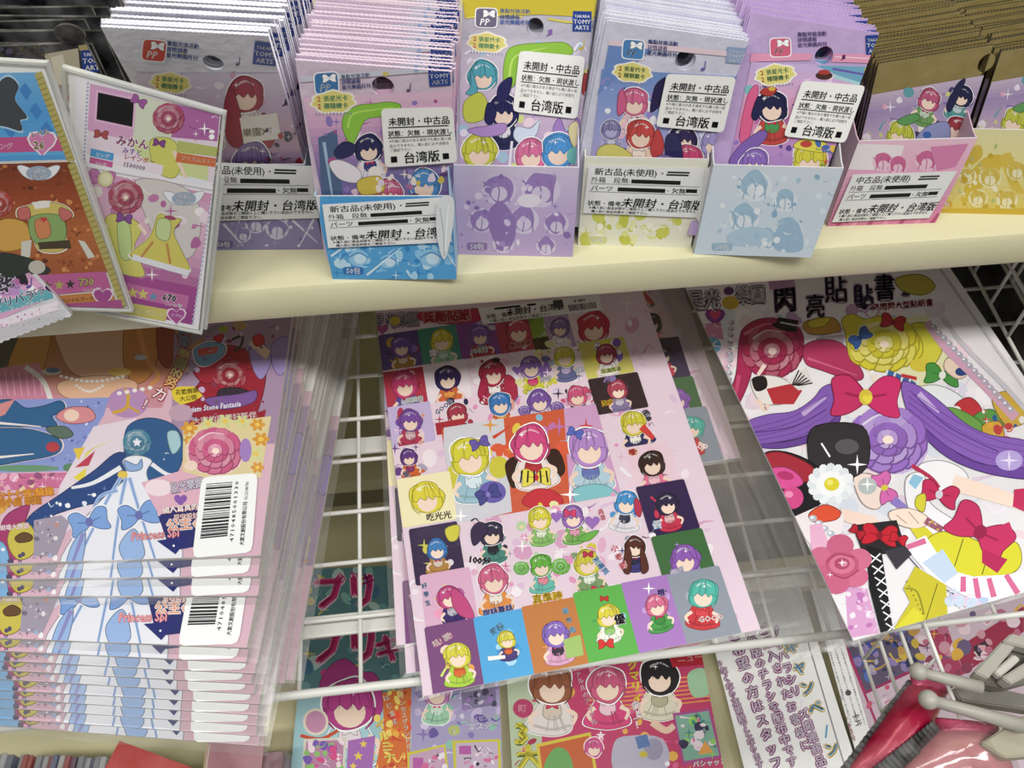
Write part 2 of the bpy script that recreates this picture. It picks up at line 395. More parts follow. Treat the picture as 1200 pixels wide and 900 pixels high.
# slanted wire rack
t = empty('wire_rack', rack(0, .19), 'white wire rack sloping under the shelf with magazines and sticker sheets on it', 'rack'); bpy.context.view_layer.update()
rel(tube('front_rail', [rack(-.5, .19), rack(.27, .19)], .0029, WIRE, n=10), t)
rel(tube('front_rail', [rack(.27, .19), rack(.52, .19)], .0022, WIRE, n=10), t)
c0 = None
for y in (.2335, .270, .306, .345, .379, .416, .453, .49, .527):
    if c0 is None: c0 = rel(tube('cross_wire', [(-.5, 0, 0), (.52, 0, 0)], .0016, WIRE), t); q = c0
    else: q = c0.copy(); COL.objects.link(q)
    q.matrix_parent_inverse = Matrix.Identity(4); q.location = rack(0, y)-t.location
c0 = None
for i in range(-10, 14):
    x = -.0745+i*.0385
    if c0 is None: c0 = rel(tube('depth_wire', [(0, 0, -.0008), tuple(RV*.34)], .0014, WIRE), t); q = c0
    else: q = c0.copy(); COL.objects.link(q)
    q.matrix_parent_inverse = Matrix.Identity(4); q.location = rack(x, .19, -.0026)-t.location
for y in (.232, .362):
    a = rack(0, y, -.012)
    rel(boxes('support_bar', [(-.5, .52, a.y-.006, a.y+.009, a.z-.003, a.z)], WIRE, bevel=.001), t)
# ------------------------------------------------------------------ dividers of wire on the right
def grid(name, label, O, du, dv, nu, nv, lu, lv, r, group=None, ru=None):
    t = empty(name, Vector(O), label, 'grid', group); bpy.context.view_layer.update()
    O, du, dv = Vector(O), Vector(du).normalized(), Vector(dv).normalized()
    for i in range(nu): a = O+du*(lu*i/(nu-1)); rel(tube('upright_wire', [a, a+dv*lv], ru or r, WIRE, n=6), t)
    for i in range(nv): a = O+dv*(lv*i/(nv-1)); rel(tube('level_wire', [a, a+du*lu], r, WIRE, n=6), t)
    return t
grid('wire_divider', 'white wire grid divider standing beside the topmost poster under the shelf', rack(.452, .27, .004), (0, RV.y, RV.z), (0, 0, 1), 10, 5, .30, .15, .0016)
grid('wire_divider', 'second wire grid behind the divider next to the posters', rack(.482, .27, .004), (0, RV.y, RV.z), (0, 0, 1), 9, 5, .30, .15, .0016)
a = onz(1067, 738, CZ-.50)
grid('wire_divider', 'white wire grid divider below the poster, behind the grey hooks', (a.x, a.y-.10, a.z-.10), (0, RV.y, RV.z), (0, 0, 1), 6, 4, .19, .10, .0015, ru=.0013)
# made-up dark blocks, added so the gaps under the rack look dark
b = empty('dark_filler', (.36, .5, lz(.5)), 'dark brown block added under the wire rack to make the gap look dark', 'carton'); bpy.context.view_layer.update()
DK = mat('dark_filler_brown', '3a322b', .7, noise=.2, nscale=12)
rel(boxes('box_body', [(.10, .495, .40, .74, lz(.40), .74)], DK, bevel=.002), b)
rel(boxes('filler_top', [(.10, .495, .40, .56, .7405, .743), (.10, .495, .565, .74, .7405, .743)], DK), b)
b = empty('dark_filler', (.7, .45, lz(.45)), 'black block added beyond the wire divider to keep its background dark', 'carton'); bpy.context.view_layer.update()
BKC = mat('dark_filler_black', '161315', .8, noise=.3, nscale=14)  # near-black block, added only as a dark backdrop behind the divider
rel(boxes('box_body', [(.505, .95, .37, .76, lz(.37)+.05, .90)], BKC, bevel=.002), b); rel(boxes('filler_lid', [(.503, .952, .368, .762, .901, .915)], BKC), b)
# ------------------------------------------------------------------ card pack boxes and packs
def brand(A, x, y, s, ang, col='1f3f8f', sy=1.0):
    c, q = math.cos(R_(ang)), math.sin(R_(ang)); T = lambda a, b: (x+a*c*s-b*q*s*sy, y+a*q*s+b*c*s*sy)
    A.poly([T(-.5, -.5), T(.5, -.5), T(.5, .5), T(-.5, .5)], col)
    for i, (tx, k) in enumerate((('TAKARA', .19), ('TOMY', .28), ('ARTS', .28))):
        p = T(0, (-.18, .12, .41)[i]); A.text(tx, p[0], p[1], s*k*sy*1.05, 'ffffff', ang, .02, sx=(1.05 if i == 0 else 1.1)/sy, center=True)
def icon(A, x, y, s, ang, col, sy=.9):
    c, q = math.cos(R_(ang)), math.sin(R_(ang)); T = lambda a, b: (x+a*c*s-b*q*s*sy, y+a*q*s+b*c*s*sy)
    R = [T(.5*math.copysign(abs(math.cos(a))**.35, math.cos(a)), .5*math.copysign(abs(math.sin(a))**.35, math.sin(a))) for a in (2*math.pi*k/24 for k in range(24))]
    A.poly(R, 'f4f2f6'); A.poly([(x+(p[0]-x)*.9, y+(p[1]-y)*.9) for p in R], col)
    A.bow(*T(.12, -.2), s*.26, 'ffffff', ang, 'e8e8f0'); A.text('PP', *T(-.3, .36), s*.42, 'ffffff', ang, .01, skew=.2)
def cloud(A, x, y, s, ang, t1='2張星光卡', t2='2種隨機卡'):
    c, q = math.cos(R_(ang)), math.sin(R_(ang)); T = lambda a, b: (x+(a*c-b*q)*s, y+(a*q+b*c)*s)
    P = [T(math.cos(a)*(1+.08*math.sin(a*9)), math.sin(a)*(.5+.05*math.sin(a*7))) for a in (2*math.pi*k/28 for k in range(28))]
    A.poly([(x+(p[0]-x)*1.12, y+(p[1]-y)*1.16) for p in P], 'f3efe2'); A.poly(P, 'e3d77a')
    for i, t_ in enumerate((t1, t2)):
        A.text(t_[0], *T(-.78, (-.04, .32)[i]), s*.36, 'd24a3c', ang, .03); A.text(t_[1:], *T(-.48, (-.06, .3)[i]), s*.3, '3f8f6a', ang, .03)
    for k in range(11):
        a = -.85+k*.17; A.stroke([T(a, .52), T(a, .66)], s*.05, '8e8ab0')
def header(A, ic, tx, lg, ang, iccol, txcol='43589c', lcol='1f3f8f'):
    if ic: icon(A, *ic, ang, iccol)
    if tx:
        for i, t_ in enumerate(('集點兌換活動', '詳情請看', '星光樂園月刊')):
            A.text(t_, tx[0]+i*tx[2]*math.sin(R_(-ang)), tx[1]+i*tx[2], tx[2]*.92, txcol, ang, .02)
    if lg: brand(A, lg[0], lg[1], lg[2], ang, lcol, lg[3] if len(lg) > 3 else 1)
def round_quad(q, r=.07, n=3):
    P = []
    for i in range(4):
        a, b, c = q[i-1], q[i], q[(i+1) % 4]
        p = [(b[k]+(a[k]-b[k])*r) for k in (0, 1)]; s_ = [(b[k]+(c[k]-b[k])*r) for k in (0, 1)]
        P += [tuple(p), tuple(p[k]*.25+b[k]*.5+s_[k]*.25 for k in (0, 1)), tuple(s_)]
    return P
def price_sticker(M, parent, q, W, H, z):
    A = Art(M, W, H, clip=(-9, -9, 9, 9)); A.poly(round_quad(q), 'f2f2ed'); st = A.build('price_sticker', parent, z)
    A = Art(M, W, H, clip=(-9, -9, 9, 9)).quad(q, 100, 80)
    A.text('未開封・中古品', 9, 23, 12.2, '26262a', 0, .02); A.rect(8, 25.5, 92, 27, '26262a')
    A.text('状態：欠無・現状渡し', 7, 38, 9, '2c2c30', 0, .015); A.rect(7, 39.6, 94, 40.8, '2c2c30')
    A.text('※外箱に傷みがある場合でも購入後の返', 8, 46.5, 4.9, '6a6a6c', 0, .005); A.text('品はできません。購入前に必ず状態を', 8, 53, 4.9, '6a6a6c', 0, .005); A.text('ご確認下さい。', 8, 59, 4.9, '6a6a6c', 0, .005)
    A.text('■', 8, 74, 11, '202024', 0, .03); A.text('台湾版', 26, 75, 17, '202024', 0, .018); A.text('■', 80, 74, 11, '202024', 0, .03)
    A.build('lettering', st, z+.0001); tag(st, 'white shop sticker with black lettering'); return st
def shop_label(M, parent, q, z, first='新古品(未使用)・', W=1, H=1):
    A = Art(M, W, H, clip=(-9, -9, 9, 9)); A.poly(q, 'ebecec'); st = A.build('shop_label', parent, z)
    A = Art(M, W, H, clip=(-9, -9, 9, 9)).quad(q, 150, 75); K = '2a2a2e'
    A.text(first, 8, 14, 12, '3c3c40', 0, .01); A.rect(100, 6, 128, 8.5, K); A.rect(99, 10, 127, 12.5, K)
    A.text('外箱　段無:', 5, 26, 9.5, K, 0, .005); A.rect(56, 20, 118, 26, '18181a'); A.rect(5, 28, 142, 28.7, '77777a')
    A.text('パーツ', 6, 39, 9.5, K, 0, .01); A.rect(40, 33, 100, 39, '18181a'); A.text('・欠無・', 99, 39, 9, K, 0, .01); A.rect(126, 32, 140, 37.5, '18181a'); A.rect(5, 40.5, 142, 41.2, '77777a')
    A.text('状態・備考', 4, 62, 8.6, K, 0, .012); A.text('未開封・台湾版', 46, 62, 15.5, '1c1c20', 0, .02, skew=.18, sx=.95)
    A.text('＊購入前に商品状態をご確認の上ご購入下さい返品はできません', 6, 67.5, 4.7, K, 0, .01); A.text('購入前に商品状態をご確認下さい。', 10, 73.2, 4.7, K, 0, .01)
    A.build('lettering', st, z+.0001); tag(st, 'white paper label with printed black lettering'); return st
BOX = {}
def carton(key, pl, pr, h, label, side, fcol, dep=.105, tall=0):
    """an open display carton whose front bottom edge runs between two points of the shelf"""
    a, b = onz(*pl, ZS), onz(*pr, ZS); u = (b-a); W = u.length; u.normalize(); d = Vector((-u.y, u.x, 0))
    M = frame(a, u, (0, 0, 1)); t = empty('display_carton', M, label, 'carton', 'card pack display cartons on the shelf'); th = .0007
    # local x right, y up, z towards the viewer (outward)
    boxes('front_panel', [(0, W, 0, h, -th, 0)], CARD, t)
    for x in (0, W-th):
        pr_ = [(0, 0), (-dep, 0), (-dep, .070), (-.040, .068), (-.016, h+.006), (-.005, h+.001), (0, h)]
        if tall and x > 0: pr_ = [(0, 0), (-dep, 0), (-dep, .105), (-.012, .105), (-.003, .095), (0, h)]
        V = [(x+k*th, y, z) for k in (0, 1) for z, y in pr_]; n = len(pr_)
        mesh('side_panel', V, [tuple(range(n)), tuple(range(n, 2*n))[::-1]]+[(i, n+i, n+(i+1) % n, (i+1) % n) for i in range(n)], mat('card_side_'+key, side, .6, noise=.05, nscale=60), t)
    boxes('back_panel', [(0, W, 0, .070, -dep, -dep+th)], CARD, t); boxes('floor_panel', [(0, W, 0, th, -dep, 0)], CARD, t)
    BOX[key] = (t, M, W, h, u, d, a)
    return t, Art(M, W, h)
def pack_frame(key, tl, tr, w=.0675, inset=.0035, lift=.003, roll=.75, t_=None, yaw=0, shift=0):
    t, M, W, h, u, d, a = BOX[key]
    tc = ((tl[0]+tr[0])/2, (tl[1]+tr[1])/2); px = math.dist(tl, tr)
    top = CAM+ray(*tc)*(t_ or FPX*w/px)
    rim = a+u*(W/2+shift)+d*inset+Vector((0, 0, h)); v = top-rim; v -= u*(v.dot(u)*(1-roll)); top = rim+v; base = rim-v*((h-lift)/v.z)
    base += d*max(0, inset-(base-a).dot(d))
    v = top-base; hgt = v.length; v.normalize(); u = Matrix.Rotation(R_(yaw), 3, 'Z') @ u; u2 = (u-v*u.dot(v)).normalized()
    return frame(base-u2*(w/2)+Vector((0, 0, abs(u2.z)*w/2)), u2, v), w, hgt
def outline_mesh(name, outer, holes, th, m, parent, mi_back=None):
    c = bpy.data.curves.new(name, 'CURVE'); c.dimensions = '2D'; c.fill_mode = 'BOTH'; c.extrude = th/2
    for P in [outer]+holes:
        s = c.splines.new('POLY'); s.points.add(len(P)-1)
        for q, p in zip(s.points, P): q.co = (p[0], p[1], 0, 1)
        s.use_cyclic_u = True
    o = bpy.data.objects.new(name, c); me = bpy.data.meshes.new_from_object(o); bpy.data.objects.remove(o); bpy.data.curves.remove(c)
    me.name = name; me.materials.clear()
    for q in (m if isinstance(m, list) else [m]): me.materials.append(q)
    o = bpy.data.objects.new(name, me); COL.objects.link(o); o.parent = parent; return o
def make_pack(key, M, w, h, hole, body, label, th=.0013, hr=.0046, group=None, cat='card pack'):
    t = empty('card_pack', M, label, cat, group)
    Mi = M.inverted(); n = M.to_3x3() @ Vector((0, 0, 1)); q = Mi @ onplane(hole[0], hole[1], M.translation, n)
    zig = []; N = 64
    for i in range(N+1): zig.append((w-w*i/N, h-(.0003 if i % 2 else 0)))
    outer = [(0, 0), (w, 0)]+zig
    holes = [[(q.x+hr*math.cos(a), q.y+hr*math.sin(a)) for a in (2*math.pi*k/18 for k in range(18))]]
    o = outline_mesh('pouch', outer, holes, th, body, t)
    if isinstance(body, list):
        o.data.polygons.foreach_set('material_index', [0 if abs(p.normal.z) > .5 else 1 for p in o.data.polygons]); o.data.update()
    return t
def pack_row(front, key, n, label, group, dy=.0022, lean=.0, jx=.0008, jr=.5, rise=0.0, sk=0.0, seed=3, base=None, lean1=0):
    """further packs behind the front one, each a copy with its own little tilt"""
    rd = random.Random(seed); d = BOX[key][5] if key in BOX else base; out = []
    bpy.context.view_layer.update(); M0 = front.matrix_world.copy()
    for i in range(1, n+1):
        c = copy_tree(front)
        x = rd.uniform(-jx, jx)+sk*i; up = rise*i+rd.uniform(-.0012, .0012)
        c.matrix_world = Matrix.Translation(d*(dy*i)+BOX[key][4]*x+Vector((0, 0, up)) if key in BOX else d*(dy*i)+Vector((x, 0, up))) @ M0 @ Matrix.Rotation(R_(lean*i+lean1), 4, 'X') @ Matrix.Rotation(R_(rd.uniform(-jr, jr)), 4, 'Z')
        tag(c, label, group=group); out.append(c)
    return out
PAL = ['d94f83', '7d5bb0', 'e8d24a', '3f6fb5', '6fb65a', 'e07b3a', 'f3c9d6', '2b2350', '5fb8c2']
def pouch(key, col, col2=None, rough=.36, metal=.08): return mat('pouch_'+key, col, rough, metal, noise=.06, nscale=90, bump=.25, bscale=160)
def pale_crowd(A, pts, base, dark, lite, seed=0):
    """tone-on-tone print of soft rounded shapes"""
    rd = random.Random(seed)
    for (x, y, r) in pts:
        A.ell(x, y, r*1.05, r*.95, lite); A.blob([(x+r*math.cos(a)*rd.uniform(.7, 1), y+r*math.sin(a)*rd.uniform(.7, 1)-r*.1) for a in (0, .8, 1.6, 2.4, 3.2, 4, 4.8, 5.6)], dark)
        A.ell(x, y+r*.25, r*.5, r*.45, lite)
        for k in range(3): A.stroke([(x-r+k*r*.7, y-r*.5), (x-r*.6+k*r*.6, y), (x-r*.8+k*r*.7, y+r*.8)], r*.08, tint(dark, -.15))
def fifty(A, x, y, s, col, ang=0):
    A.poly(round_quad([(x-s*1.6, y-s*.62), (x+s*1.6, y-s*.62), (x+s*1.6, y+s*.62), (x-s*1.6, y+s*.62)], .2), col); A.text('50包', x, y+s*.42, s*1.1, 'f4f4f8', ang, .02, center=True)
# --- carton 1, grey purple, partly behind the card sleeve
t, A = carton('b1', (238, 293), (380, 292), .0555, 'grey-purple carton of packs partly covered by the upright card sleeve', 'b3b4c6', 'c9c6da')
A.poly([(225, 180), (400, 180), (400, 300), (225, 300)], 'b9b7d2'); A.poly([(225, 250), (400, 250), (400, 300), (225, 300)], '8f86b5')
pale_crowd(A, [(300, 262, 12), (325, 268, 13), (285, 275, 9)], '', '8a80b2', 'cfcbe2', 2)
for q in (((343, 258), (372, 284)), ((368, 256), (352, 286)), ((262, 262), (285, 288))): A.stroke(q, 3.2, 'd6d3e6', 1)
fifty(A, 262, 286, 7, '6e659a'); A.confetti([(250, 256), (378, 256), (378, 292), (250, 292)], 30, ['d8d4e8', '9d95c2', '7b72a6'], 1.2, 3, 4)
A.build('front_print', t, .0002)
shop_label(BOX['b1'][1], t, [(232, 188), (367, 193), (376, 254), (225, 258)], .0012)
M, w_, h_ = pack_frame('b1', (149, 36), (338, 48), roll=.45)
f = make_pack('b1', M, w_, h_, (250, 72), pouch('b1', 'e4e3ee'), 'foremost pack in the grey-purple carton, with crimson and violet print', hr=.0044)
A = Art(M, w_, h_); A.ol = .7
A.grad(((160, 84), (350, 84)), ((178, 200), (372, 200)), ['dcd3e4', 'cdb7d4', 'c9a3bf', 'b79bc4'])
A.confetti([(165, 85), (350, 85), (362, 190), (180, 190)], 46, ['e7dcec', 'b98fbf', 'd9a9c4', 'f2e9f2'], 2, 7, 3)
A.doll(288, 108, 21, 'a4243f', 'd9c7cc', acc='ece4e4'); A.blob([(270, 100), (262, 130), (268, 165), (284, 168), (282, 130)], '9a2040'); A.blob([(308, 130), (322, 150), (318, 170), (302, 168)], 'a62b45')
A.poly([(281, 136), (325, 130), (330, 160), (286, 166)], 'efe9e2'); A.text('樂園X7', 285, 158, 11, 'b7a98f', -5, .02)
A.doll(296, 186, 22, '8f76b2', 'd5c7e4', body=False); A.doll(245, 165, 16, 'caa15a', 'e9e0ce')
A.confetti([(310, 150), (362, 150), (365, 192), (310, 192)], 22, ['f3eef4', 'b8364f', 'e7c7cf', '3c3358'], 2, 6, 8)
A.text('♫', 330, 122, 15, '7d5ba0', 8); A.ell(216, 60, 3, 2.2, 'd8c27a'); A.note(281, 70, 6, '54506a')
header(A, (181, 57, 30), (196, 51, 6.8), (311, 61, 27), 6, 'c94a3e'); cloud(A, 200, 95, 22, 6)
A.build('front_print', f, .0010, INKG)
pack_row(f, 'b1', 34, 'white-lilac pack standing behind the foremost one in the grey-purple carton', 'packs behind the front one in the grey-purple carton', .0020, jx=.0012, sk=.00012, seed=5)
# --- carton 2, bright blue
t, A = carton('b2', (390, 327), (535, 327), .054, 'bright blue carton of packs at the shelf edge with a peeling paper label', 'a9c8de', '4aa3d8', tall=1)
A.poly([(375, 220), (545, 220), (545, 335), (375, 335)], '4fa3da')
A.confetti([(385, 285), (535, 285), (535, 325), (392, 325)], 46, ['8cc8ec', 'bfe2f4', '2f86c6', 'a5d6f0'], 2, 9, 7)
for x, y, r in ((420, 302, 12), (455, 306, 10), (505, 302, 13)): A.ell(x, y, r, r*.8, '8ec7ea'); A.ell(x+2, y+1, r*.6, r*.5, 'c7e4f4'); A.stroke([(x-r, y), (x, y-r*.5), (x+r, y)], 1.2, '2a7fc0')
for q in (((388, 300), (410, 284)), ((430, 322), (470, 290)), ((520, 290), (534, 312))): A.stroke(q, 2.6, 'd9eef8', .8)
fifty(A, 414, 317, 7.5, '2f74b8'); A.build('front_print', t, .0002)
shop_label(BOX['b2'][1], t, [(378, 238), (524, 229), (530, 282), (385, 289)], .0012)
M2 = BOX['b2'][1]
A = Art(M2, 1, 1, clip=(-9, -9, 9, 9)); A.blob([(514, 231), (531, 228), (531, 262), (521, 300), (512, 268)], 'dfe4e6'); A.stroke([(516, 240), (520, 268), (521, 296)], 1.5, 'b9c2c8'); A.stroke([(526, 236), (524, 262), (522, 290)], 1.2, 'f8fafa'); A.build('label_corner', t, .0030, INKG)
M, w_, h_ = pack_frame('b2', (354, 90), (535, 76))
f = make_pack('b2', M, w_, h_, (449, 101), pouch('b2', 'dcc9da'), 'foremost pack in the bright blue carton, with lime and navy print', hr=.0050)
A = Art(M, w_, h_); A.ol = .7
A.grad(((355, 113), (540, 104)), ((380, 240), (545, 240)), ['e3bfd4', 'd8a9cc', 'a884b8', '6f6aa6', '8d6fae'])
A.poly([(352, 88), (540, 74), (540, 80), (352, 95)], 'cfcfdc')
A.poly([(373, 160), (395, 150), (402, 232), (378, 236)], '51698f'); A.stroke([(380, 165), (390, 230)], 4, '9fc0d8', 2)
A.confetti([(370, 120), (535, 115), (537, 228), (382, 230)], 60, ['f0d5e4', 'c784b4', '8f7cc0', 'e8c8de', 'b04f8c'], 2, 7, 12)
A.blob([(402, 150), (404, 132), (420, 122), (438, 120), (456, 118), (470, 122), (462, 134), (440, 136), (428, 140), (420, 156), (412, 168)], '8fca3f'); A.stroke([(408, 148), (414, 132), (440, 127), (462, 124)], 3, 'b9e35f', 1)
A.doll(432, 172, 16, '2b2a5c', 'e9e4f0', acc='3a3f86', tilt=-6); A.blob([(392, 176), (404, 164), (418, 170), (412, 180), (398, 184)], '2c2c5e'); A.blob([(386, 190), (400, 186), (422, 198), (420, 212), (398, 208)], 'efe9f0')
A.doll(456, 224, 16, 'd2648e', 'd2648e', body=False); A.doll(497, 214, 18, '4b8fcc', 'd6e4f2', body=False); A.ell(440, 200, 8, 7, 'f2ece6'); A.blob([(420, 210), (445, 205), (450, 222), (424, 226)], 'd9c24a')
A.confetti([(440, 190), (535, 190), (536, 228), (440, 230)], 26, ['f2e6d8', 'b86f9a', '5b3a78', 'e8d7ea', 'd9c24a'], 2, 6, 21)
header(A, (383, 96, 30), (400, 91, 6.2), (515, 87, 25), -4, '3a78b0'); cloud(A, 391, 118, 24, -2)
A.ell(452, 85, 4, 2.6, 'd8c46a'); A.ell(488, 82, 3, 2.4, '9fb6d8'); A.note(481, 101, 6, '5c4468')
pr = A.build('front_print', f, .0010, INKG)
pack_row(f, 'b2', 32, 'pale pink-white pack standing behind the foremost one in the bright blue carton', 'packs behind the front one in the bright blue carton', .0021, jx=.0014, rise=.0001, seed=8, lean=-.12)
price_sticker(M, f, [(447, 124), (531, 122), (536, 187), (452, 193)], w_, h_, .0022)
# --- carton 3, lilac
t, A = carton('b3', (537.5, 298), (671, 301), .058, 'lilac carton of packs printed tone on tone, without a paper label', 'c9c4da', 'c3b2d8')
A.grad(((530, 190), (690, 190)), ((530, 305), (690, 305)), ['d9cde6', 'c5b0da', 'bda6d6'])
pale_crowd(A, [(585, 222, 19), (634, 222, 22), (565, 258, 15), (614, 258, 17), (652, 262, 14), (590, 285, 12), (640, 288, 11)], '', '9f83c2', 'd9cfe8', 5)
A.blob([(572, 250), (588, 236), (604, 260), (600, 286), (580, 284)], '9479b8'); A.ell(620, 235, 14, 8, 'e8e2f0')
A.confetti([(540, 205), (680, 205), (668, 296), (540, 292)], 50, ['e6dcf0', 'a98fcb', 'd3c2e6', '8f74b6'], 1.5, 5, 9)
fifty(A, 559, 288.5, 7.5, '9074b2'); A.build('front_print', t, .0002)
M, w_, h_ = pack_frame('b3', (547, -9), (702, -6), w=.066)
f = make_pack('b3', M, w_, h_, (627, 32), pouch('b3', 'bcb9c6'), 'tall foremost pack in the lilac carton, with a yellow top edge', hr=.0044)
A = Art(M, w_, h_); A.ol = .7
A.poly([(540, -15), (710, -15), (706, 21), (632, 17), (545, 21)], 'cdbb2a'); A.stroke([(546, 21), (590, 17), (612, 20)], 2, 'e3d458'); A.stroke([(642, 22), (670, 26), (698, 22)], 2.5, 'd8c84a')
A.grad(((540, 46), (705, 46)), ((538, 200), (692, 200)), ['c3bfce', 'cfc0d6', 'cbb3d0', 'b99fcc'])
A.confetti([(545, 50), (695, 50), (686, 195), (541, 195)], 80, ['e9e2f0', 'b69ad0', 'f0d8e4', 'a9c9e0', 'd8e08a', 'f4f0f8'], 2, 8, 14)
A.blob([(590, 80), (596, 58), (612, 52), (640, 50), (662, 50), (672, 60), (660, 66), (630, 62), (612, 72), (604, 98), (592, 104)], '94c83f'); A.stroke([(597, 90), (604, 66), (640, 56)], 3, 'bfe36a', 1)
A.doll(566, 88, 17, '4fa8b8', 'd6c8e0', body=False); A.blob([(552, 80), (552, 100), (546, 110), (560, 108)], '54aebc')
A.blob([(544, 120), (562, 108), (572, 122), (566, 140), (546, 142)], 'c9d04a'); A.doll(590, 130, 18, '26265a', '2c2c58', acc='e8e4f0'); A.blob([(572, 120), (568, 140), (576, 146), (582, 130)], '26265a')
A.blob([(583, 118), (584, 102), (592, 93), (600, 91), (598, 106), (592, 118)], '28285c'); A.stroke([(600, 165), (597, 196)], 3, 'e9e6f2'); A.stroke([(608, 168), (608, 196)], 2, 'e9e6f2')
A.blob([(602, 160), (606, 148), (622, 150), (632, 140), (628, 158), (612, 168)], 'd7e2f4'); A.blob([(648, 150), (656, 138), (664, 154), (676, 138), (680, 150), (668, 164), (654, 164)], 'a982cc')
A.doll(562, 176, 19, 'cfd03c', 'e6dfa0', body=False); A.blob([(548, 152), (566, 148), (592, 144), (590, 156), (566, 160)], 'b58fd0'); A.doll(622, 180, 18, 'dd6f9f', 'efd0dc', body=False); A.doll(654, 176, 19, '4c98d8', 'd8e8f4', body=False)
A.blob([(666, 150), (676, 142), (680, 160), (672, 172)], 'e7d9a6'); A.blob([(684, 86), (690, 92), (688, 110), (682, 108)], 'b0413f'); A.ell(672, 182, 8, 10, '6fc0b8'); A.text('♫', 640, 42, 12, '8e6fb8'); A.note(684, 52, 8, 'c9b64a')
header(A, (570, 21, 27), (586, 15, 6.4), (682, 25, 22, 1.08), 1.5, '6f6a80', '4a62a8'); cloud(A, 571, 50, 21, 4, '2張星代卡', '2種類徽卡')
A.build('front_print', f, .0010, INKG)
pack_row(f, 'b3', 9, 'yellow-edged pack standing behind the foremost one in the lilac carton', 'packs behind the front one in the lilac carton', .0026, jx=.001, sk=.0003, seed=6)
price_sticker(M, f, [(609, 59), (686, 66), (676, 139), (601, 130)], w_, h_, .0022)
# --- carton 4, pale yellow
t, A = carton('b4', (677, 287), (809, 290), .0575, 'pale yellow carton of packs with a wide white paper label', 'd6d3c8', 'e9e6cc')
A.poly([(660, 180), (850, 180), (850, 300), (660, 300)], 'e9e8d6'); A.confetti([(682, 250), (815, 250), (808, 289), (678, 286)], 46, ['cfd25a', 'dfe08c', 'f4f2e2', 'c6c94a', 'e8e6b0'], 3, 9, 10)
fifty(A, 700, 281, 7, 'd2d388'); A.build('front_print', t, .0002)
shop_label(BOX['b4'][1], t, [(690, 192), (829, 196), (822, 254), (683, 248)], .0012)
A = Art(BOX['b4'][1], 1, 1, clip=(-9, -9, 9, 9)); A.poly([(826, 196), (832, 193), (828, 226), (820, 262), (815, 253), (822, 226)], 'e6e6e2'); A.build('label_flap', t, .0016)
M, w_, h_ = pack_frame('b4', (716, 37), (882, 54))
f = make_pack('b4', M, w_, h_, (803, 70), pouch('b4', 'd8d8e8'), 'foremost pack in the pale yellow carton, with a deep blue print', hr=.0050)
A = Art(M, w_, h_); A.ol = .7
A.grad(((705, 80), (885, 90)), ((690, 200), (850, 205)), ['6f8fc8', '8aa0d6', 'a7a6d8', 'b79fd0'])
A.poly([(714, 48), (770, 52), (700, 110), (706, 90)], '6c8cc6'); A.poly([(714, 46), (884, 62), (884, 68), (713, 52)], 'e6cfd8')
A.confetti([(706, 84), (872, 92), (838, 192), (700, 190)], 80, ['d8dcf2', '5d6fb8', 'e6b8d6', '9d8ad0', 'f4f2fa', '3d3f7c'], 2, 7, 18)
A.blob([(770, 96), (786, 88), (782, 108), (772, 124), (762, 130), (764, 112)], '2c2450'); A.doll(743, 118, 16, 'dc6c96', 'efc3cf', acc='f4e0e4'); A.blob([(724, 112), (730, 104), (734, 124), (724, 134)], 'd25f8c')
A.doll(716, 150, 11, '8c86b6', '9f98c8', skin='b8b2dc'); A.doll(751, 156, 17, 'cf4b48', 'f0d2bc', tilt=6); A.blob([(770, 150), (778, 168), (772, 186), (762, 176)], 'c64444')
A.doll(800, 162, 16, '3a2c5c', '9a3f8c', body=False); A.doll(806, 184, 16, 'd54f7e', 'efc0cc', body=False); A.blob([(780, 160), (794, 156), (800, 190), (782, 192)], '33305e'); A.blob([(702, 172), (720, 168), (740, 180), (738, 190), (702, 188)], 'd8d072')
A.doll(836, 166, 15, 'a79ad6', 'd8c8e8', body=False); A.blob([(762, 188), (776, 180), (794, 186), (790, 193), (762, 193)], '8a76b2')
header(A, (742, 57, 27), (759, 50, 6.4), (862, 64, 22, .85), 5, '4a86c0', '4a5aa0', '8fa3c8'); cloud(A, 741, 84, 21, 5, '2張星代卡', '2種類徽卡'); A.note(826, 76, 7, '7a62a8')
A.build('front_print', f, .0010, INKG)
pack_row(f, 'b4', 36, 'silver-white pack standing behind the foremost one in the pale yellow carton', 'packs behind the front one in the pale yellow carton', .0020, jx=.0012, seed=14)
price_sticker(M, f, [(781, 84), (862, 88), (847, 153), (768, 146)], w_, h_, .0022)
# --- carton 5, pale blue
t, A = carton('b5', (813, 297.5), (950.5, 301.7), .058, 'pale blue carton of packs jutting forward, printed with soft blue shapes', 'c8c9cf', 'c9dde8')
A.grad(((800, 190), (1010, 190)), ((800, 310), (1010, 310)), ['d6dfe8', 'cddde9', 'd3e2ec'])
pale_crowd(A, [(885, 218, 19), (920, 235, 14), (872, 255, 17), (925, 270, 15), (900, 280, 13)], '', 'a3c3da', 'dfe9f0', 8)
A.blob([(852, 275), (880, 265), (905, 272), (898, 286), (860, 288)], 'b3cfe2'); A.blob([(905, 280), (920, 255), (936, 262), (940, 292), (912, 294)], '9fc0d8')
A.confetti([(850, 205), (990, 208), (948, 298), (818, 292)], 60, ['e8f0f4', 'a9c8dd', 'dceaf2', '8fb4d0'], 1.5, 5, 19)
fifty(A, 846, 289, 7.5, '9dbdd2', 2); A.build('front_print', t, .0002)
M, w_, h_ = pack_frame('b5', (895, 38), (1041, 34), w=.0625, t_=.372, roll=.55)
f = make_pack('b5', M, w_, h_, (965, 65), pouch('b5', 'c3a9d6'), 'foremost pack in the pale blue carton, with a pink striped top', hr=.0044)
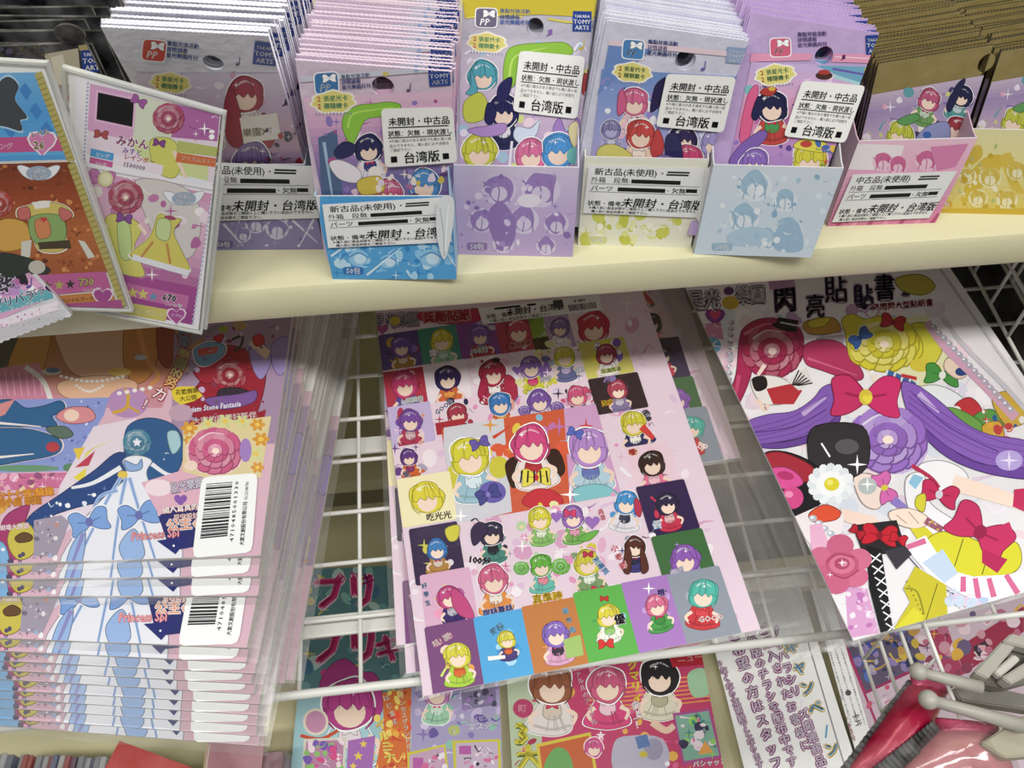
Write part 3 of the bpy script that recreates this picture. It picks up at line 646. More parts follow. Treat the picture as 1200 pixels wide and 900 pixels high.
A = Art(M, w_, h_); A.ol = .7
A.grad(((880, 72), (1035, 78)), ((850, 210), (990, 215)), ['c7b3de', 'd9a9cc', 'd88ab0', 'b78fc8', '9c7cc0'])
A.poly([(880, 62), (950, 62), (950, 70), (878, 72)], 'e39ab8'); A.poly([(976, 62), (1040, 64), (1038, 74), (974, 72)], 'e39ab8'); A.stroke([(978, 66), (1038, 69)], 1.4, 'f2d0dc')
A.poly([(955, 76), (1034, 78), (1020, 118), (1000, 96)], '6fa8c4'); A.stroke([(960, 84), (1028, 104)], 5, 'a8d4d8', 3); A.stroke([(975, 80), (1030, 90)], 3, '6a5fae', 2); A.confetti([(880, 80), (1030, 82), (988, 200), (856, 195)], 70, ['f0e0f0', 'c06fae', '8f74c4', '7fc0c4', 'f3d4e0', '5d4a98'], 2, 7, 28)
A.blob([(866, 160), (876, 110), (888, 100), (884, 130), (876, 165)], 'de5f8e'); A.doll(904, 124, 18, '26264e', 'c2463f', acc='4d9a58'); A.blob([(888, 112), (880, 134), (886, 140), (894, 124)], '26264e'); A.blob([(890, 108), (900, 100), (910, 104), (902, 112)], 'b23c34'); A.ell(904, 103, 4, 3, 'd9b23a')
A.blob([(854, 188), (868, 168), (892, 152), (898, 160), (880, 178), (862, 194)], '8062b0'); A.doll(884, 190, 16, '8f6fc0', 'e0d0ec', body=False); A.doll(948, 186, 19, 'd6d03a', 'efe7a0', body=False); A.blob([(930, 172), (942, 162), (966, 166), (968, 178)], 'e0d84a'); A.ell(944, 168, 7, 4, 'c0453c')
A.confetti([(958, 166), (988, 170), (984, 202), (955, 200)], 18, ['d8433c', '3d8f58', 'e8c23a', '4a6fb0', 'efe6dc'], 2, 6, 31); A.ell(965, 88, 10, 5, '4a2f2a'); A.ell(965, 84, 7, 3, 'b23c34')
A.text('♫', 984, 70, 10, 'a05a98'); A.note(1018, 76, 8, 'c8b848')
header(A, (914, 55, 26), (934, 42, 6.2), (1025, 52, 22, 1.05), -2, 'd9607f', '7a6a9c'); cloud(A, 908, 87, 22, -6)
A.build('front_print', f, .0010, INKG)
pack_row(f, 'b5', 40, 'lilac pack standing behind the foremost one in the pale blue carton', 'packs behind the front one in the pale blue carton', .0021, jx=.001, sk=-.0002, seed=15)
price_sticker(M, f, [(939, 93), (1013, 99), (989, 166), (917, 158)], w_, h_, .0022)
# --- carton 6, pink
t, A = carton('b6', (969, 265), (1096, 261), .056, 'pink carton of gold-topped packs with a white paper label', 'c9a9b8', 'e6a9c4')
A.grad(((960, 160), (1150, 160)), ((960, 270), (1150, 270)), ['ecc3d6', 'e8a9c6', 'd7769f'])
A.poly([(1000, 168), (1060, 170), (1050, 200), (990, 198)], 'f0e6ea'); pale_crowd(A, [(1035, 190, 12), (1052, 194, 11), (1086, 188, 13)], '', 'd0699a', 'f0c9da', 3)
for i in range(7): A.stroke([(980+i*18, 266), (992+i*18, 250)], 5, 'e79abb' if i % 2 else 'b84f80', 3)
A.poly([(1090, 172), (1135, 168), (1120, 195), (1098, 200)], 'd884b0'); fifty(A, 985, 258, 6, 'b04a78'); A.build('front_print', t, .0002)
shop_label(BOX['b6'][1], t, [(999, 203), (1121, 199), (1088, 254), (974, 259)], .0012, '中古品(未使用)')
M, w_, h_ = pack_frame('b6', (1075, 86), (1215, 46), w=.064, t_=.402, roll=-.15, yaw=8, shift=.004, inset=.009)
f = make_pack('b6', M, w_, h_, (1155, 73), [pouch('b6', 'a4925a', metal=.4), mat('dark_seam', '1c1914', .4, .3)], 'foremost pack in the pink carton, with gold header and crowded print', hr=.0048)
A = Art(M, w_, h_); A.ol = .7
A.grad(((1010, 112), (1240, 72)), ((960, 180), (1240, 180)), ['c3b0c4', '9f8ab6', 'b8a0c0', 'cbb8b0'])
A.confetti([(1040, 110), (1200, 84), (1195, 160), (1010, 168)], 80, ['e6dcea', '7f66a8', 'd9a0b8', '5f9fa8', 'cfd07a', '4a3c6c', 'efe6d8'], 2, 7, 33)
A.doll(1088, 116, 13, 'c0587e', '6fa05a', tilt=20); A.doll(1126, 112, 12, '26264e', '4f9a9a', tilt=20); A.blob([(1108, 122), (1120, 98), (1130, 92), (1122, 112), (1112, 130)], '26264e'); A.doll(1160, 118, 15, '5578b8', 'd8e0ec', tilt=18); A.doll(1196, 104, 13, 'b8453c', 'd8b890', tilt=15)
A.doll(1054, 156, 15, 'c3c83e', 'd6d078', tilt=20, body=False); A.doll(1120, 150, 14, 'a63a48', 'c05a60', tilt=25, body=False); A.blob([(1070, 168), (1084, 148), (1108, 142), (1112, 160), (1100, 170)], '8f96c4'); A.ell(1085, 157, 5, 4, '3a66b0'); A.blob([(1172, 158), (1184, 132), (1200, 122), (1202, 140), (1186, 158)], '7d60ac'); A.ell(1166, 148, 9, 8, 'e6e4ec'); A.blob([(1050, 140), (1070, 132), (1076, 138), (1060, 146)], '5f9a58')
A.text('♫', 1168, 80, 9, '8a5a8c', -15); brand(A, 1200, 62, 20, -14)
A.build('front_print', f, .0010, INKG)
GOLD = [mat('gold_foil', '8f7a45', .3, .75, noise=.25, nscale=60, bump=.3, bscale=90)]
rows = pack_row(f, 'b6', 36, 'gold and black foil pack fanned out behind the foremost one in the pink carton', 'packs behind the front one in the pink carton', .0026, lean=-.25, jx=.0016, jr=1.4, seed=16, sk=.0001, rise=.0001)
# --- carton 7, yellow, at the end of the row
t, A = carton('b7', (1090, 249), (1222, 252), .0555, 'yellow printed carton at the end of the row beside the pink one', 'b3ab8c', 'e6d25a')
A.grad(((1080, 150), (1240, 150)), ((1080, 255), (1240, 255)), ['e2dca6', 'e8dc90', 'dcc24a'])
A.blob([(1126, 232), (1142, 196), (1160, 182), (1176, 184), (1168, 204), (1150, 220), (1134, 236)], 'd9bb3a'); A.blob([(1172, 184), (1186, 180), (1190, 206), (1200, 226), (1186, 222), (1178, 204)], 'dcc04a'); A.blob([(1130, 178), (1148, 170), (1150, 184), (1132, 196)], 'd8bc40')
pale_crowd(A, [(1160, 208, 13), (1134, 206, 10), (1192, 200, 12), (1146, 232, 11), (1180, 234, 12)], '', 'd8bf52', 'ede6bc', 6)
A.confetti([(1130, 170), (1200, 165), (1190, 245), (1100, 246)], 46, ['f2ecc8', 'd4b430', 'c9a828', 'e9e0a0', 'b9c27a'], 1.5, 5, 36); A.poly([(1088, 244), (1200, 244), (1200, 255), (1086, 255)], 'd3b12c'); fifty(A, 1106, 239, 6, 'd8a936'); A.build('front_print', t, .0002)
f7 = copy_tree(f); f7['label'] = 'foremost gold-topped pack in the yellow carton'; bpy.context.view_layer.update()
f7.matrix_world = Matrix.Translation(BOX['b7'][6]-BOX['b6'][6]+Vector((.003, 0, 0))) @ f.matrix_world; bpy.context.view_layer.update()
for g_ in [g_ for ch in f7.children for g_ in ch.children]: bpy.data.objects.remove(g_)
pack_row(f7, 'b7', 22, 'gold foil pack standing behind the foremost one in the yellow carton', 'packs behind the front one in the yellow carton', .0028, lean=-.2, jx=.0016, jr=1.0, seed=26)
# --- packs in the far corner behind the gold fan
c_ = ['6a2440', '35635c', '2a2f4c', '8a3a54', '4a5a78', '2c2a34']
for i in range(12):
    p = ony(1150, 6, .50); k = c_[i % 6]
    M = frame(Vector((p.x-.02+.004*i, .52+.006*i, ZS+.002)), (1, .25, -.05), (.1, .12, 1))
    t = empty('card_pack', M, 'dark crimson and teal foil pack in the far corner behind the gold fan', 'card pack', 'packs in the far corner behind the gold fan')
    outline_mesh('pouch', [(0, 0), (.09, 0)]+[(.09-.09*j/40, .118-(.0004 if j % 2 else 0)) for j in range(41)], [], .0016, mat('pouch_'+k, k, .3, .4, noise=.4, nscale=50, bump=.3, bscale=120), t)
# ------------------------------------------------------------------ black packs at the far left of the shelf
BK = mat('pouch_black', '1f1d22', .28, .3, noise=.3, nscale=60, bump=.3, bscale=120)
a = onz(-60, 262, ZS); u = Vector((1, -.06, 0)).normalized(); d = Vector((.06, 1, 0)).normalized()
p0 = ony(60, 42, .40); 
M = frame(Vector((-.272, .405, ZS+.004)), (1, -.02, 0), (0, -.16, 1)); w_, h_ = .112, .112
t = empty('card_pack', M, 'black foil pack with a silver panel, foremost at the far end of the shelf', 'card pack')
n_ = M.to_3x3() @ Vector((0, 0, 1)); q = M.inverted() @ onplane(82, 40, M.translation, n_)
outline_mesh('pouch', [(0, 0), (w_, 0), (w_, h_), (0, h_)], [[(q.x+.0068*math.cos(a_), q.y+.0052*math.sin(a_)) for a_ in (2*math.pi*k/20 for k in range(20))]], .0016, BK, t)
A = Art(M, w_, h_); A.ol = .7
A.poly([(52, 62), (92, 55), (96, 96), (66, 100)], 'b8b09a'); A.poly([(60, 66), (74, 62), (82, 96), (68, 98)], 'd6d0bc'); brand(A, 110, 69, 28, -4)
A.poly([(92, 52), (122, 47), (128, 54), (94, 58)], 'a89a6a'); A.poly([(66, 100), (150, 96), (152, 112), (70, 118)], 'a9a4a2'); A.stroke([(70, 114), (96, 111)], 3, 'b04a44'); A.poly([(70, 118), (100, 116), (104, 140), (78, 142)], 'd8d4d6')
for i in range(9): A.stroke([(74+i*3, 121), (78+i*3, 139)], .8, '77747c')
A.confetti([(0, 56), (52, 50), (60, 66), (0, 72)], 20, ['3c3a2c', '4a4660', '56523e', '2c2a3a'], 2, 6, 3); A.confetti([(120, 100), (150, 60), (168, 90), (160, 140)], 20, ['2d2c44', '47456a', '66627c'], 2, 6, 5)
A.poly([(78, 142), (100, 140), (110, 170), (86, 172)], '54446c'); A.build('front_print', t, .0010, INKG)
bpy.context.view_layer.update(); M0 = M.copy(); rd = random.Random(4)
tp = empty('card_pack', M, 'black foil pack standing behind the foremost black one', 'card pack', 'black foil packs at the far end of the shelf'); outline_mesh('pouch', [(0, 0), (w_, 0), (w_, h_), (w_*.5, h_+.002), (0, h_)], [], .0016, BK, tp)
for i in range(1, 15):
    c = copy_tree(tp) if i > 1 else tp; c.matrix_world = Matrix.Translation(Vector((rd.uniform(-.004, .004), .0046*i, rd.uniform(-.002, .002)+.0002*i))) @ M0 @ Matrix.Rotation(R_(-.35*i+rd.uniform(-.3, .3)), 4, 'X') @ Matrix.Rotation(R_(rd.uniform(-1.5, 1.5)), 4, 'Z')
    tag(c, 'black foil pack standing behind the foremost black one', group='black foil packs at the far end of the shelf')
# a red and pale blue carton and a cream post behind them
a = ony(2, 20, .52)
t = empty('gift_carton', Vector((a.x-.05, .50, ZS)), 'dark red and pale blue carton in the far corner behind the black packs', 'carton'); 
b = ony(17, 36, .50)
FUR = mat('red_blue_print', '7a2a44', .7, noise=.5, nscale=70)
boxes('box_body', [(-.10, b.x-t.location.x, 0, .05, 0, .15)], FUR, t, .001)
boxes('carton_edge', [(b.x-t.location.x-.003, b.x-t.location.x+.0015, -.0015, .0, 0, .15)], PAPER, t)
t = empty('upright_post', (b.x+.014, .515, ZS), 'narrow cream upright post behind the black packs', 'post')
boxes('post_body', [(-.008, .006, 0, .03, 0, .30)], CREAM, t, .001); boxes('post_edge', [(.006, .008, -.002, .03, 0, .30)], PAPER, t)
# ------------------------------------------------------------------ ticket cards in rigid sleeves
def sleeve_box(parent, w, h, th, mrg=.0022):
    mesh('sleeve', [(-mrg, -mrg, th/2), (w+mrg, -mrg, th/2), (w+mrg, h+mrg, th/2), (-mrg, h+mrg, th/2)], [(0, 1, 2, 3)], RIGID, parent)
    L = [(-mrg, w+mrg, -mrg, -mrg+.0012, -th/2, th/2), (-mrg, w+mrg, h+mrg-.0012, h+mrg, -th/2, th/2), (-mrg, -mrg+.0012, -mrg, h+mrg, -th/2, th/2), (w+mrg-.0012, w+mrg, -mrg, h+mrg, -th/2, th/2)]
    boxes('sleeve_rim', L, RIGIDE, parent)
def scallop(A, P, n, r, col, col2):
    for i in range(n):
        k = i/(n-1); x, y = P[0][0]+(P[1][0]-P[0][0])*k, P[0][1]+(P[1][1]-P[0][1])*k; A.ell(x, y, r, r, col, 0, 8); A.ell(x, y, r*.5, r*.5, col2, 0, 6)
def wings(A, x, y, s, ang=0):
    for sg in (-1, 1): A.blob([(x+sg*s*.1, y-s*.05), (x+sg*s*.7, y-s*.35), (x+sg*s*1.0, y-s*.3), (x+sg*s*.75, y+s*.1), (x+sg*s*.3, y+s*.3)], 'eef0f6')
    A.ell(x, y, s*.6, s*.34, '9fb0c4'); A.text('Silky', x, y-s*.0, s*.34, 'f6f6fa', ang, .02, center=True, skew=.2, edge='5f7f9a', ew=.05); A.text('Heart', x, y+s*.28, s*.34, 'f6f6fa', ang, .02, center=True, skew=.2, edge='5f7f9a', ew=.05)
kw = .0612
Ub, Vb = Vector((.951, -.055, -.304)), Vector((.384, .036, .923))
O = CAM+Vector((-3.194, 5.354, -4.486))*kw
k_ = Ub.dot(Vb)/2; Ub, Vb = (Ub-Vb*k_), (Vb-Ub*k_)
M = frame(O, Ub, Vb); w_, h_ = kw, kw*2.13
tb = empty('ticket_card', M, 'pink and yellow two-part ticket card standing in a clear rigid sleeve', 'card')
boxes('card_stock', [(0, w_, 0, h_, -.0004, .0004)], PAPER, tb); sleeve_box(tb, w_, h_, .003)
boxes('spare_sleeve', [(.004, w_+.004, -.001, h_*.75, -.0048, -.002)], RIGIDE, tb)
A = Art(M, w_, h_); A.ol = .7
A.poly([(90, 80), (280, 120), (240, 390), (80, 370)], 'f1eef2')
# upper ticket
A.poly([(106, 97), (258, 132), (250, 214), (102, 180)], 'e9d9e4'); A.poly([(106, 97), (160, 110), (156, 165), (103, 152)], 'dba6cc')
A.poly([(205, 121), (258, 133), (255, 165), (200, 160)], 'b368a6'); A.poly([(160, 110), (205, 121), (200, 170), (156, 165)], 'd9dfc8'); A.poly([(150, 165), (210, 165), (245, 195), (243, 212), (180, 198)], 'd3dd9a')
A.confetti([(205, 121), (258, 133), (255, 165), (200, 160)], 10, ['e8c3e4', 'ffffff', '9a4a92'], 1, 5, 2); A.spark(240, 150, 8)
A.poly([(113, 104), (160, 114), (158, 151), (111, 141)], 'e7b9da'); A.poly([(115.5, 107.5), (157.5, 116.5), (155.5, 148), (113.5, 139)], '0b0a0e'); A.bow(163, 118, 9, 'a85aa6', 30)
A.rosette(198, 138, 20, 'b24c6c', .95, 'f5dfd0')
A.blob([(176, 166), (190, 160), (206, 166), (212, 190), (204, 208), (182, 198)], 'd6d667'); A.bow(187, 167, 7, '8a4a92', 10); A.stroke([(204, 176), (212, 194), (218, 208)], 5, 'f3d9c8', 3)
A.poly([(209, 164), (256, 172), (255, 183), (207, 177)], 'b9c06a'); A.poly([(208, 178), (255, 185), (253, 195), (206, 189)], 'd2713f'); A.text('プリズムストーン', 212, 186, 6, 'f6e6da', 8, .01)
A.bow(119, 157, 8, 'b0504a', 8); A.text('みかん', 135, 168, 13.5, 'b03f8c', 9, .02, edge='ffffff', ew=.08); A.text('みすと', 143, 178, 8, '9a6ac0', 9, .02)
A.poly([(107, 173), (134, 179), (133, 188), (106, 182)], '4fa0d4'); A.text('リング', 112, 182, 5.5, 'ffffff', 11, .02); A.poly([(106, 183), (133, 189), (132, 196), (105, 190)], 'c75f9a'); A.text('いいね', 112, 191.5, 4.5, 'ffffff', 11, .02)
A.poly([(134, 180), (192, 193), (190, 204), (133, 192)], 'efe2ee'); A.text('レインボー', 145, 185, 7.5, 'd2504c', 11, .02); A.text('1500000', 144, 194, 7.6, '3a3040', 11, .015)
A.poly([(220, 206), (243, 211), (242, 217), (219, 212)], 'e8ecf6'); 
scallop(A, ((103.5, 97), (99, 190)), 22, 1.5, '8490c4', 'e9e6f2'); scallop(A, ((265, 133), (251, 216)), 18, 1.6, '8490c4', 'e9e6f2')
A.poly([(88, 192), (252, 222), (252, 224), (88, 194)], 'c9c3cc')
# lower ticket
A.grad(((88, 196), (248, 226)), ((80, 350), (226, 380)), ['d79ac0', 'e3b9d0', 'd8a6c4', 'a94a94', '9a3f8c'])
A.blob([(160, 210), (215, 218), (236, 250), (225, 300), (190, 290), (170, 250)], 'd9d3cf'); A.confetti([(105, 200), (245, 228), (232, 325), (120, 320)], 40, ['efdce8', 'c77fb0', 'f6f0f2', 'b86aa4', 'e9e3d8'], 2, 8, 6)
A.bow(120, 208, 15, 'c77ab0', 8); A.ell(124, 209, 9, 9, 'd9d69a'); A.ell(124, 209, 6.5, 6.5, 'e9e6c0')
A.rosette(148, 230, 22, 'b24c66', .95, 'f6e2d2')
A.blob([(124, 256), (140, 250), (160, 258), (166, 270), (158, 290), (170, 322), (140, 318), (126, 296)], 'd9d46a'); A.blob([(138, 262), (152, 262), (154, 300), (142, 300)], 'c3d98e'); A.bow(146, 255, 9, '8d4f9c', 8); A.stroke([(126, 262), (118, 276), (128, 290)], 5, 'f5dccb', 4); A.stroke([(163, 262), (172, 274)], 5, 'f5dccb', 4)
A.oblob([(186, 250), (200, 254), (213, 256), (204, 270), (212, 290), (222, 316), (186, 308), (153, 298), (176, 276)], 'd9cf62', 'f6f2ea', 1.06); A.blob([(186, 256), (200, 258), (198, 280), (184, 276)], 'c9da9a'); A.stroke([(156, 300), (190, 310), (222, 319)], 7, 'e9ebf2', smooth=False); A.stroke([(180, 282), (166, 300)], 3, 'c98f4a'); A.stroke([(196, 284), (200, 308)], 3, 'c98f4a'); A.ell(200, 254, 7, 2.5, 'a6486c', 12)
wings(A, 216, 232, 24, 8)
A.poly([(146, 330), (222, 346), (219, 361), (143, 345)], 'c76fa8'); A.star(156, 342, 7, 'd6cf6a'); A.star(168, 344, 7, 'd6cf6a'); A.star(180, 347, 6, '5f9ab8'); A.text('670', 190, 351, 11, '3a3244', 8, .03, edge='f0e6f0', ew=.09); A.text('いいね♥', 193, 357, 5, 'f4ecf4', 8, .02)
A.poly([(142, 352), (198, 362), (194, 376), (140, 366)], 'cfc66a'); A.text('スイングスーツ', 154, 365, 5.5, 'f4f0da', 8, .02); A.heart(207, 369, 12, 'f0dcec'); A.heart(207, 369, 10, 'b04a98'); A.text('ラブリー', 200, 370, 4.5, 'f4e6f2', 8, .02)
scallop(A, ((249, 228), (226, 378)), 30, 1.6, '9aa0c8', 'ece9f2'); A.build('front_print', tb, .0006, INKG)
# left card
PA = Vector((0, .312, 1.0)); na = Vector((.06, 1, -.05)).normalized()
TR, BR = onplane(52, 78, PA, na), onplane(150, 360, PA, na)
va = (TR-BR); ha = va.length; va.normalize(); ua = va.cross(na)*-1; ua = (na.cross(va))*-1 if ua.x < 0 else ua
ua = -ua if ua.x < 0 else ua
M = frame(BR-ua*kw, ua, va); w_, h_ = kw, ha
ta = empty('ticket_card', M, 'blue and copper brown ticket card in a clear sleeve, leaning over the shelf edge', 'card')
boxes('card_stock', [(0, w_, 0, h_, -.0004, .0004)], PAPER, ta); sleeve_box(ta, w_, h_, .003)
A = Art(M, w_, h_); A.ol = .7
A.grad(((-80, 86), (48, 84)), ((-60, 190), (84, 186)), ['6fb0e0', '4f9fdc', '5fb2e4']); 
for x, y in ((30, 105), (42, 128), (12, 150), (55, 150), (-10, 130)): A.poly([(x, y-9), (x+8, y+2), (x+2, y+12), (x-7, y)], '3f86cc')
A.oblob([(2, 94), (12, 90), (22, 100), (18, 116), (32, 136), (24, 140), (26, 152), (10, 148), (-12, 140), (-6, 110)], '45484c', 'a9d0e8', 1.1)
A.poly([(-80, 163), (74, 158), (80, 176), (-70, 180)], 'c9558f'); A.text('リング', -8, 174, 8, 'f2dce8', -2, .02); A.heart(50, 166, 18, 'f4eaf0'); A.heart(50, 166, 15.5, 'd984b4'); A.text('レベル', 37, 160, 7.5, '6a5f3a', -10, .02, edge='f6f0f4'); A.text('26', 40, 174, 13, '8f8a4a', -2, .03, edge='f6f4ec', ew=.08)
A.poly([(-70, 184), (80, 180), (84, 188), (-60, 192)], '4f9fdc'); A.poly([(-60, 190), (85, 186), (86, 189), (-60, 193)], 'd9d2cc')
A.grad(((-60, 193), (82, 189)), ((10, 324), (128, 318)), ['7a3418', 'a04a26', 'b86a34', 'a85a30'])
A.confetti([(0, 194), (80, 192), (122, 316), (40, 318)], 110, ['c97a44', '7f3a1c', 'd6924f', '9a4a28', '5f2a18'], 1, 4, 8); wings(A, 46, 202, 25, -5)
A.rosette(0, 238, 17, 'b8453c', .95, 'f4dcc8'); A.blob([(0, 258), (30, 260), (34, 286), (0, 292)], 'd9a94a')
A.oblob([(34, 240), (52, 235), (76, 240), (86, 252), (74, 260), (78, 290), (46, 291), (34, 256), (22, 254), (22, 244)], 'd9c468', 'f4ecd8', 1.05); A.blob([(36, 254), (72, 252), (76, 280), (42, 284)], '8fb06a'); A.blob([(42, 258), (56, 256), (60, 274), (46, 278)], 'd98a5a'); A.poly([(45, 283), (82, 280), (84, 290), (47, 291)], '4a3f2c'); A.blob([(22, 244), (34, 242), (36, 254), (24, 256)], 'cf6f6a'); A.blob([(72, 242), (86, 250), (76, 258), (70, 250)], 'cf6f6a'); A.poly([(38, 236), (60, 234), (58, 242), (42, 244)], 'efece6'); A.heart(52, 256, 4, 'c9453c')
A.poly([(26, 282), (38, 280), (36, 300), (25, 302)], 'd9d8cc'); A.poly([(92, 280), (100, 282), (112, 300), (104, 302)], 'd9d8cc'); A.blob([(-4, 296), (30, 300), (60, 316), (30, 326), (0, 318)], '2f3a34'); A.ell(44, 312, 10, 8, 'c9c4b8')
A.poly([(30, 322), (124, 317), (131, 338), (44, 346)], 'c2609a'); A.star(56, 334, 6.5, '6a5a2c'); A.star(70, 333, 6.5, 'b8b05a'); A.star(83, 332, 6, '2f3036'); A.text('720', 93, 334, 12, 'd8cf7a', -4, .03, edge='3c3428', ew=.08); A.text('いいね♥', 98, 341, 5, 'f0e6ec', -4, .02)
A.poly([(50, 347), (132, 340), (136, 352), (60, 361)], 'c8803f'); A.heart(121, 346, 13, 'eedae8'); A.heart(121, 346, 11, 'a94a94'); A.text('スマイルブーツ', 72, 354, 5.6, '6a2f20', -5, .02)
A.stroke([(45, 84), (84, 188)], 9, 'b9ad62', smooth=False); A.stroke([(84, 190), (146, 358)], 9, 'b9ad62', smooth=False)
for i in range(44):
    k = i/43; A.stroke([(47+k*99-4, 92+k*266+1), (47+k*99+4, 92+k*266-2)], 1.2, '8f8440')
A.poly([(60, 356), (142, 350), (146, 362), (64, 368)], 'b04f8c'); A.build('front_print', ta, .0006, INKG)
# foil pack at the lower left, over the shelf edge
Pd = Vector((0, .300, 1.0)); nd = Vector((.1, 1, -.2)).normalized()
BRd, TRd, BLd = onplane(85, 368, Pd, nd), onplane(-2, 279, Pd, nd), onplane(0, 400, Pd, nd)
ud = (BRd-BLd).normalized(); vd = (TRd-BRd); wd, hd = .066, .095
M = frame(BRd-ud*wd, ud, vd)
td = empty('card_pack', M, 'pink and teal foil pack with crimped white end, lying over the shelf corner', 'card pack')
zig = [(wd-wd*i/30, -.0008 if i % 2 else 0) for i in range(31)]
outline_mesh('pouch', [(0, hd), (wd, hd)]+zig, [], .002, mat('pouch_white', 'e3e2e6', .35, .2, noise=.05, nscale=90, bump=.35, bscale=140), td)
A = Art(M, wd, hd)
A.poly([(-60, 250), (4, 286), (58, 340), (50, 352), (-60, 400)], 'd9a3c8'); A.poly([(-5, 300), (18, 318), (28, 345), (-10, 345)], 'b88fc4'); A.blob([(-10, 282), (6, 292), (12, 300), (0, 304)], '8f2f58'); A.blob([(14, 300), (30, 318), (34, 332), (22, 328)], '26232c'); A.confetti([(-10, 285), (50, 340), (40, 352), (-10, 350)], 30, ['efdcea', '5a4a66', 'c06fae', '7fc0c4', 'f4f0f4'], 2, 5, 4)
A.text('感', -12, 332, 26, '4f4658', 22, .03, edge='e9e2ee', ew=.06); A.note(38, 330, 8, '6a4f9c'); A.stroke([(-20, 366), (62, 342)], 12, '62a8b4', smooth=False); A.stroke([(-20, 385), (70, 356)], 10, 'e9dfe8', smooth=False)
A.text('プリパラ', -6, 362, 13, '2f6f86', -16, .02, edge='e9f0f2', ew=.06); A.text('パラ♥', 36, 347, 10, '6a4f7a', -16, .02, edge='f0eef2', ew=.06); A.text('トレーディングカード', -4, 369, 6, 'f0f4f4', -16, .02); A.confetti([(0, 376), (70, 354), (76, 362), (0, 390)], 40, ['c98fb4', 'b06f9c', 'e6c3d6'], .6, 1.6, 9)
for i in range(5): A.stroke([(-5, 388+i*2.5), (80-i*.5, 360+i*2.5)], .5, 'c9c8ce', smooth=False)
A.build('front_print', td, .0012, INKG)
# ------------------------------------------------------------------ things on the wire rack
def rack_frame(px_bl, h, rot):
    """frame of a sheet lying on the rack: bottom-left corner, height above the wires, turn in degrees"""
    p = onplane(px_bl[0], px_bl[1], RP+RN*h, RN); u = Vector((math.cos(R_(rot)), RV.y*math.sin(R_(rot)), RV.z*math.sin(R_(rot))))
    return frame(p, u, RN.cross(u))
def soft_sleeve(name, parent, w, h, th, ml, mr, mb, mt, m=None, me=None, seed=0, sag=0, jit=1.0):
    """clear bag: a taut top film and a crinkled rim that falls to the bag's seam"""
    rd = random.Random(seed); nx, ny = 16, 16; X0, X1, Y0, Y1 = -ml, w+mr, -mb, h+mt
    xs = sorted({-ml, 0, w, w+mr} | {w*i/9 for i in range(10)} | ({w+mr*i/4 for i in range(5)} if mr > .01 else set()) | ({-ml*i/4 for i in range(5)} if ml > .01 else set()))
    ys = sorted({-mb, 0, h, h+mt} | {h*i/11 for i in range(12)}); V, Fc, mi = [], [], []
    for y in ys:
        for x in xs:
            inside = -1e-6 <= x <= w+1e-6 and -1e-6 <= y <= h+1e-6
            z = th+.0006 if inside else th*.5+rd.uniform(-.0005, .0012)*jit-sag
            V.append((x+(0 if inside else rd.uniform(-.0004, .0004)), y+(0 if inside else rd.uniform(-.0004, .0004)), z))
    nx = len(xs)
    for j in range(len(ys)-1):
        for i in range(nx-1):
            Fc.append((j*nx+i, j*nx+i+1, (j+1)*nx+i+1, (j+1)*nx+i))
            e = xs[i] < -1e-6 and ml < .01 or xs[i+1] > w+1e-6 and mr < .01 or ys[j] < -1e-6 or ys[j+1] > h+1e-6
            mid = -1e-6 <= xs[i] and xs[i+1] <= w+1e-6
            mi.append(1 if e else 2 if m and not mid else 0)
    return mesh(name, V, Fc, [FILM, me or FILME, m or FILM], parent, mi=mi)
def barcode(A, n=30, seed=2, x0=14, x1=78, y0=14, y1=62):
    rd = random.Random(seed); y = y0
    while y < y1:
        k = rd.choice((.6, .6, 1.1, 1.7)); A.rect(x0, y, x1, min(y+k, y1), '1e1e22'); y += k+rd.choice((.6, .7, 1.2))
# --- sleeved magazines, the stack at the left
ZT = .0745
MW, MH, MT = .212, .292, .0042
uM = -4.0
Mtop = rack_frame((305, 651), ZT, uM); ut = Mtop.to_3x3() @ Vector((1, 0, 0)); Mtop = Matrix.Translation(-ut*MW) @ Mtop
A = Art(Mtop, MW, MH); A.ol = .9
A.poly([(-80, 350), (380, 350), (330, 680), (-80, 700)], 'dcb6c6')
# upper band: warm sweep of orange and peach with a string of pearls
A.grad(((-60, 372), (230, 372)), ((-60, 478), (190, 478)), ['a8703f', 'b87a4a', 'c98a78', 'cf93a4'])
A.blob([(20, 372), (60, 372), (52, 430), (40, 452), (10, 445), (15, 400)], 'c9924f'); A.blob([(70, 380), (150, 372), (160, 420), (130, 440), (90, 440), (72, 415)], 'e0b596'); A.blob([(150, 372), (185, 372), (182, 430), (160, 450), (145, 425)], 'c8884a'); A.stroke([(160, 375), (172, 420), (186, 440), (176, 452)], 7, 'd99a5a', 4); A.blob([(185, 380), (205, 385), (200, 430), (186, 420)], '9a4a3c')
A.poly([(-60, 395), (22, 395), (4, 440), (-60, 470)], '54504c'); A.poly([(-60, 440), (10, 430), (45, 425), (65, 468), (-60, 475)], 'd48aa6'); 
for i in range(8): A.stroke([(-10+i*8, 436), (-6+i*8, 464)], 1.2, 'f0b8ca')
A.stroke([(30, 430), (50, 446), (60, 470)], 6, 'e9e6e2'); A.ell(60, 436, 12, 4, 'd3c9c4'); A.ell(140, 436, 14, 5, 'e9c46a'); A.ell(62, 434, 8, 3, '5878a4'); A.ell(165, 419, 7, 3, 'b8c4d2')
A.blob([(70, 448), (120, 440), (160, 448), (150, 466), (110, 470), (75, 465)], 'e6b998')
for i in range(13): k = i/12; A.ell(72+k*72, 440+6*math.sin(k*3.1)+1, 2.5, 2, 'f2eeea', 0, 8)
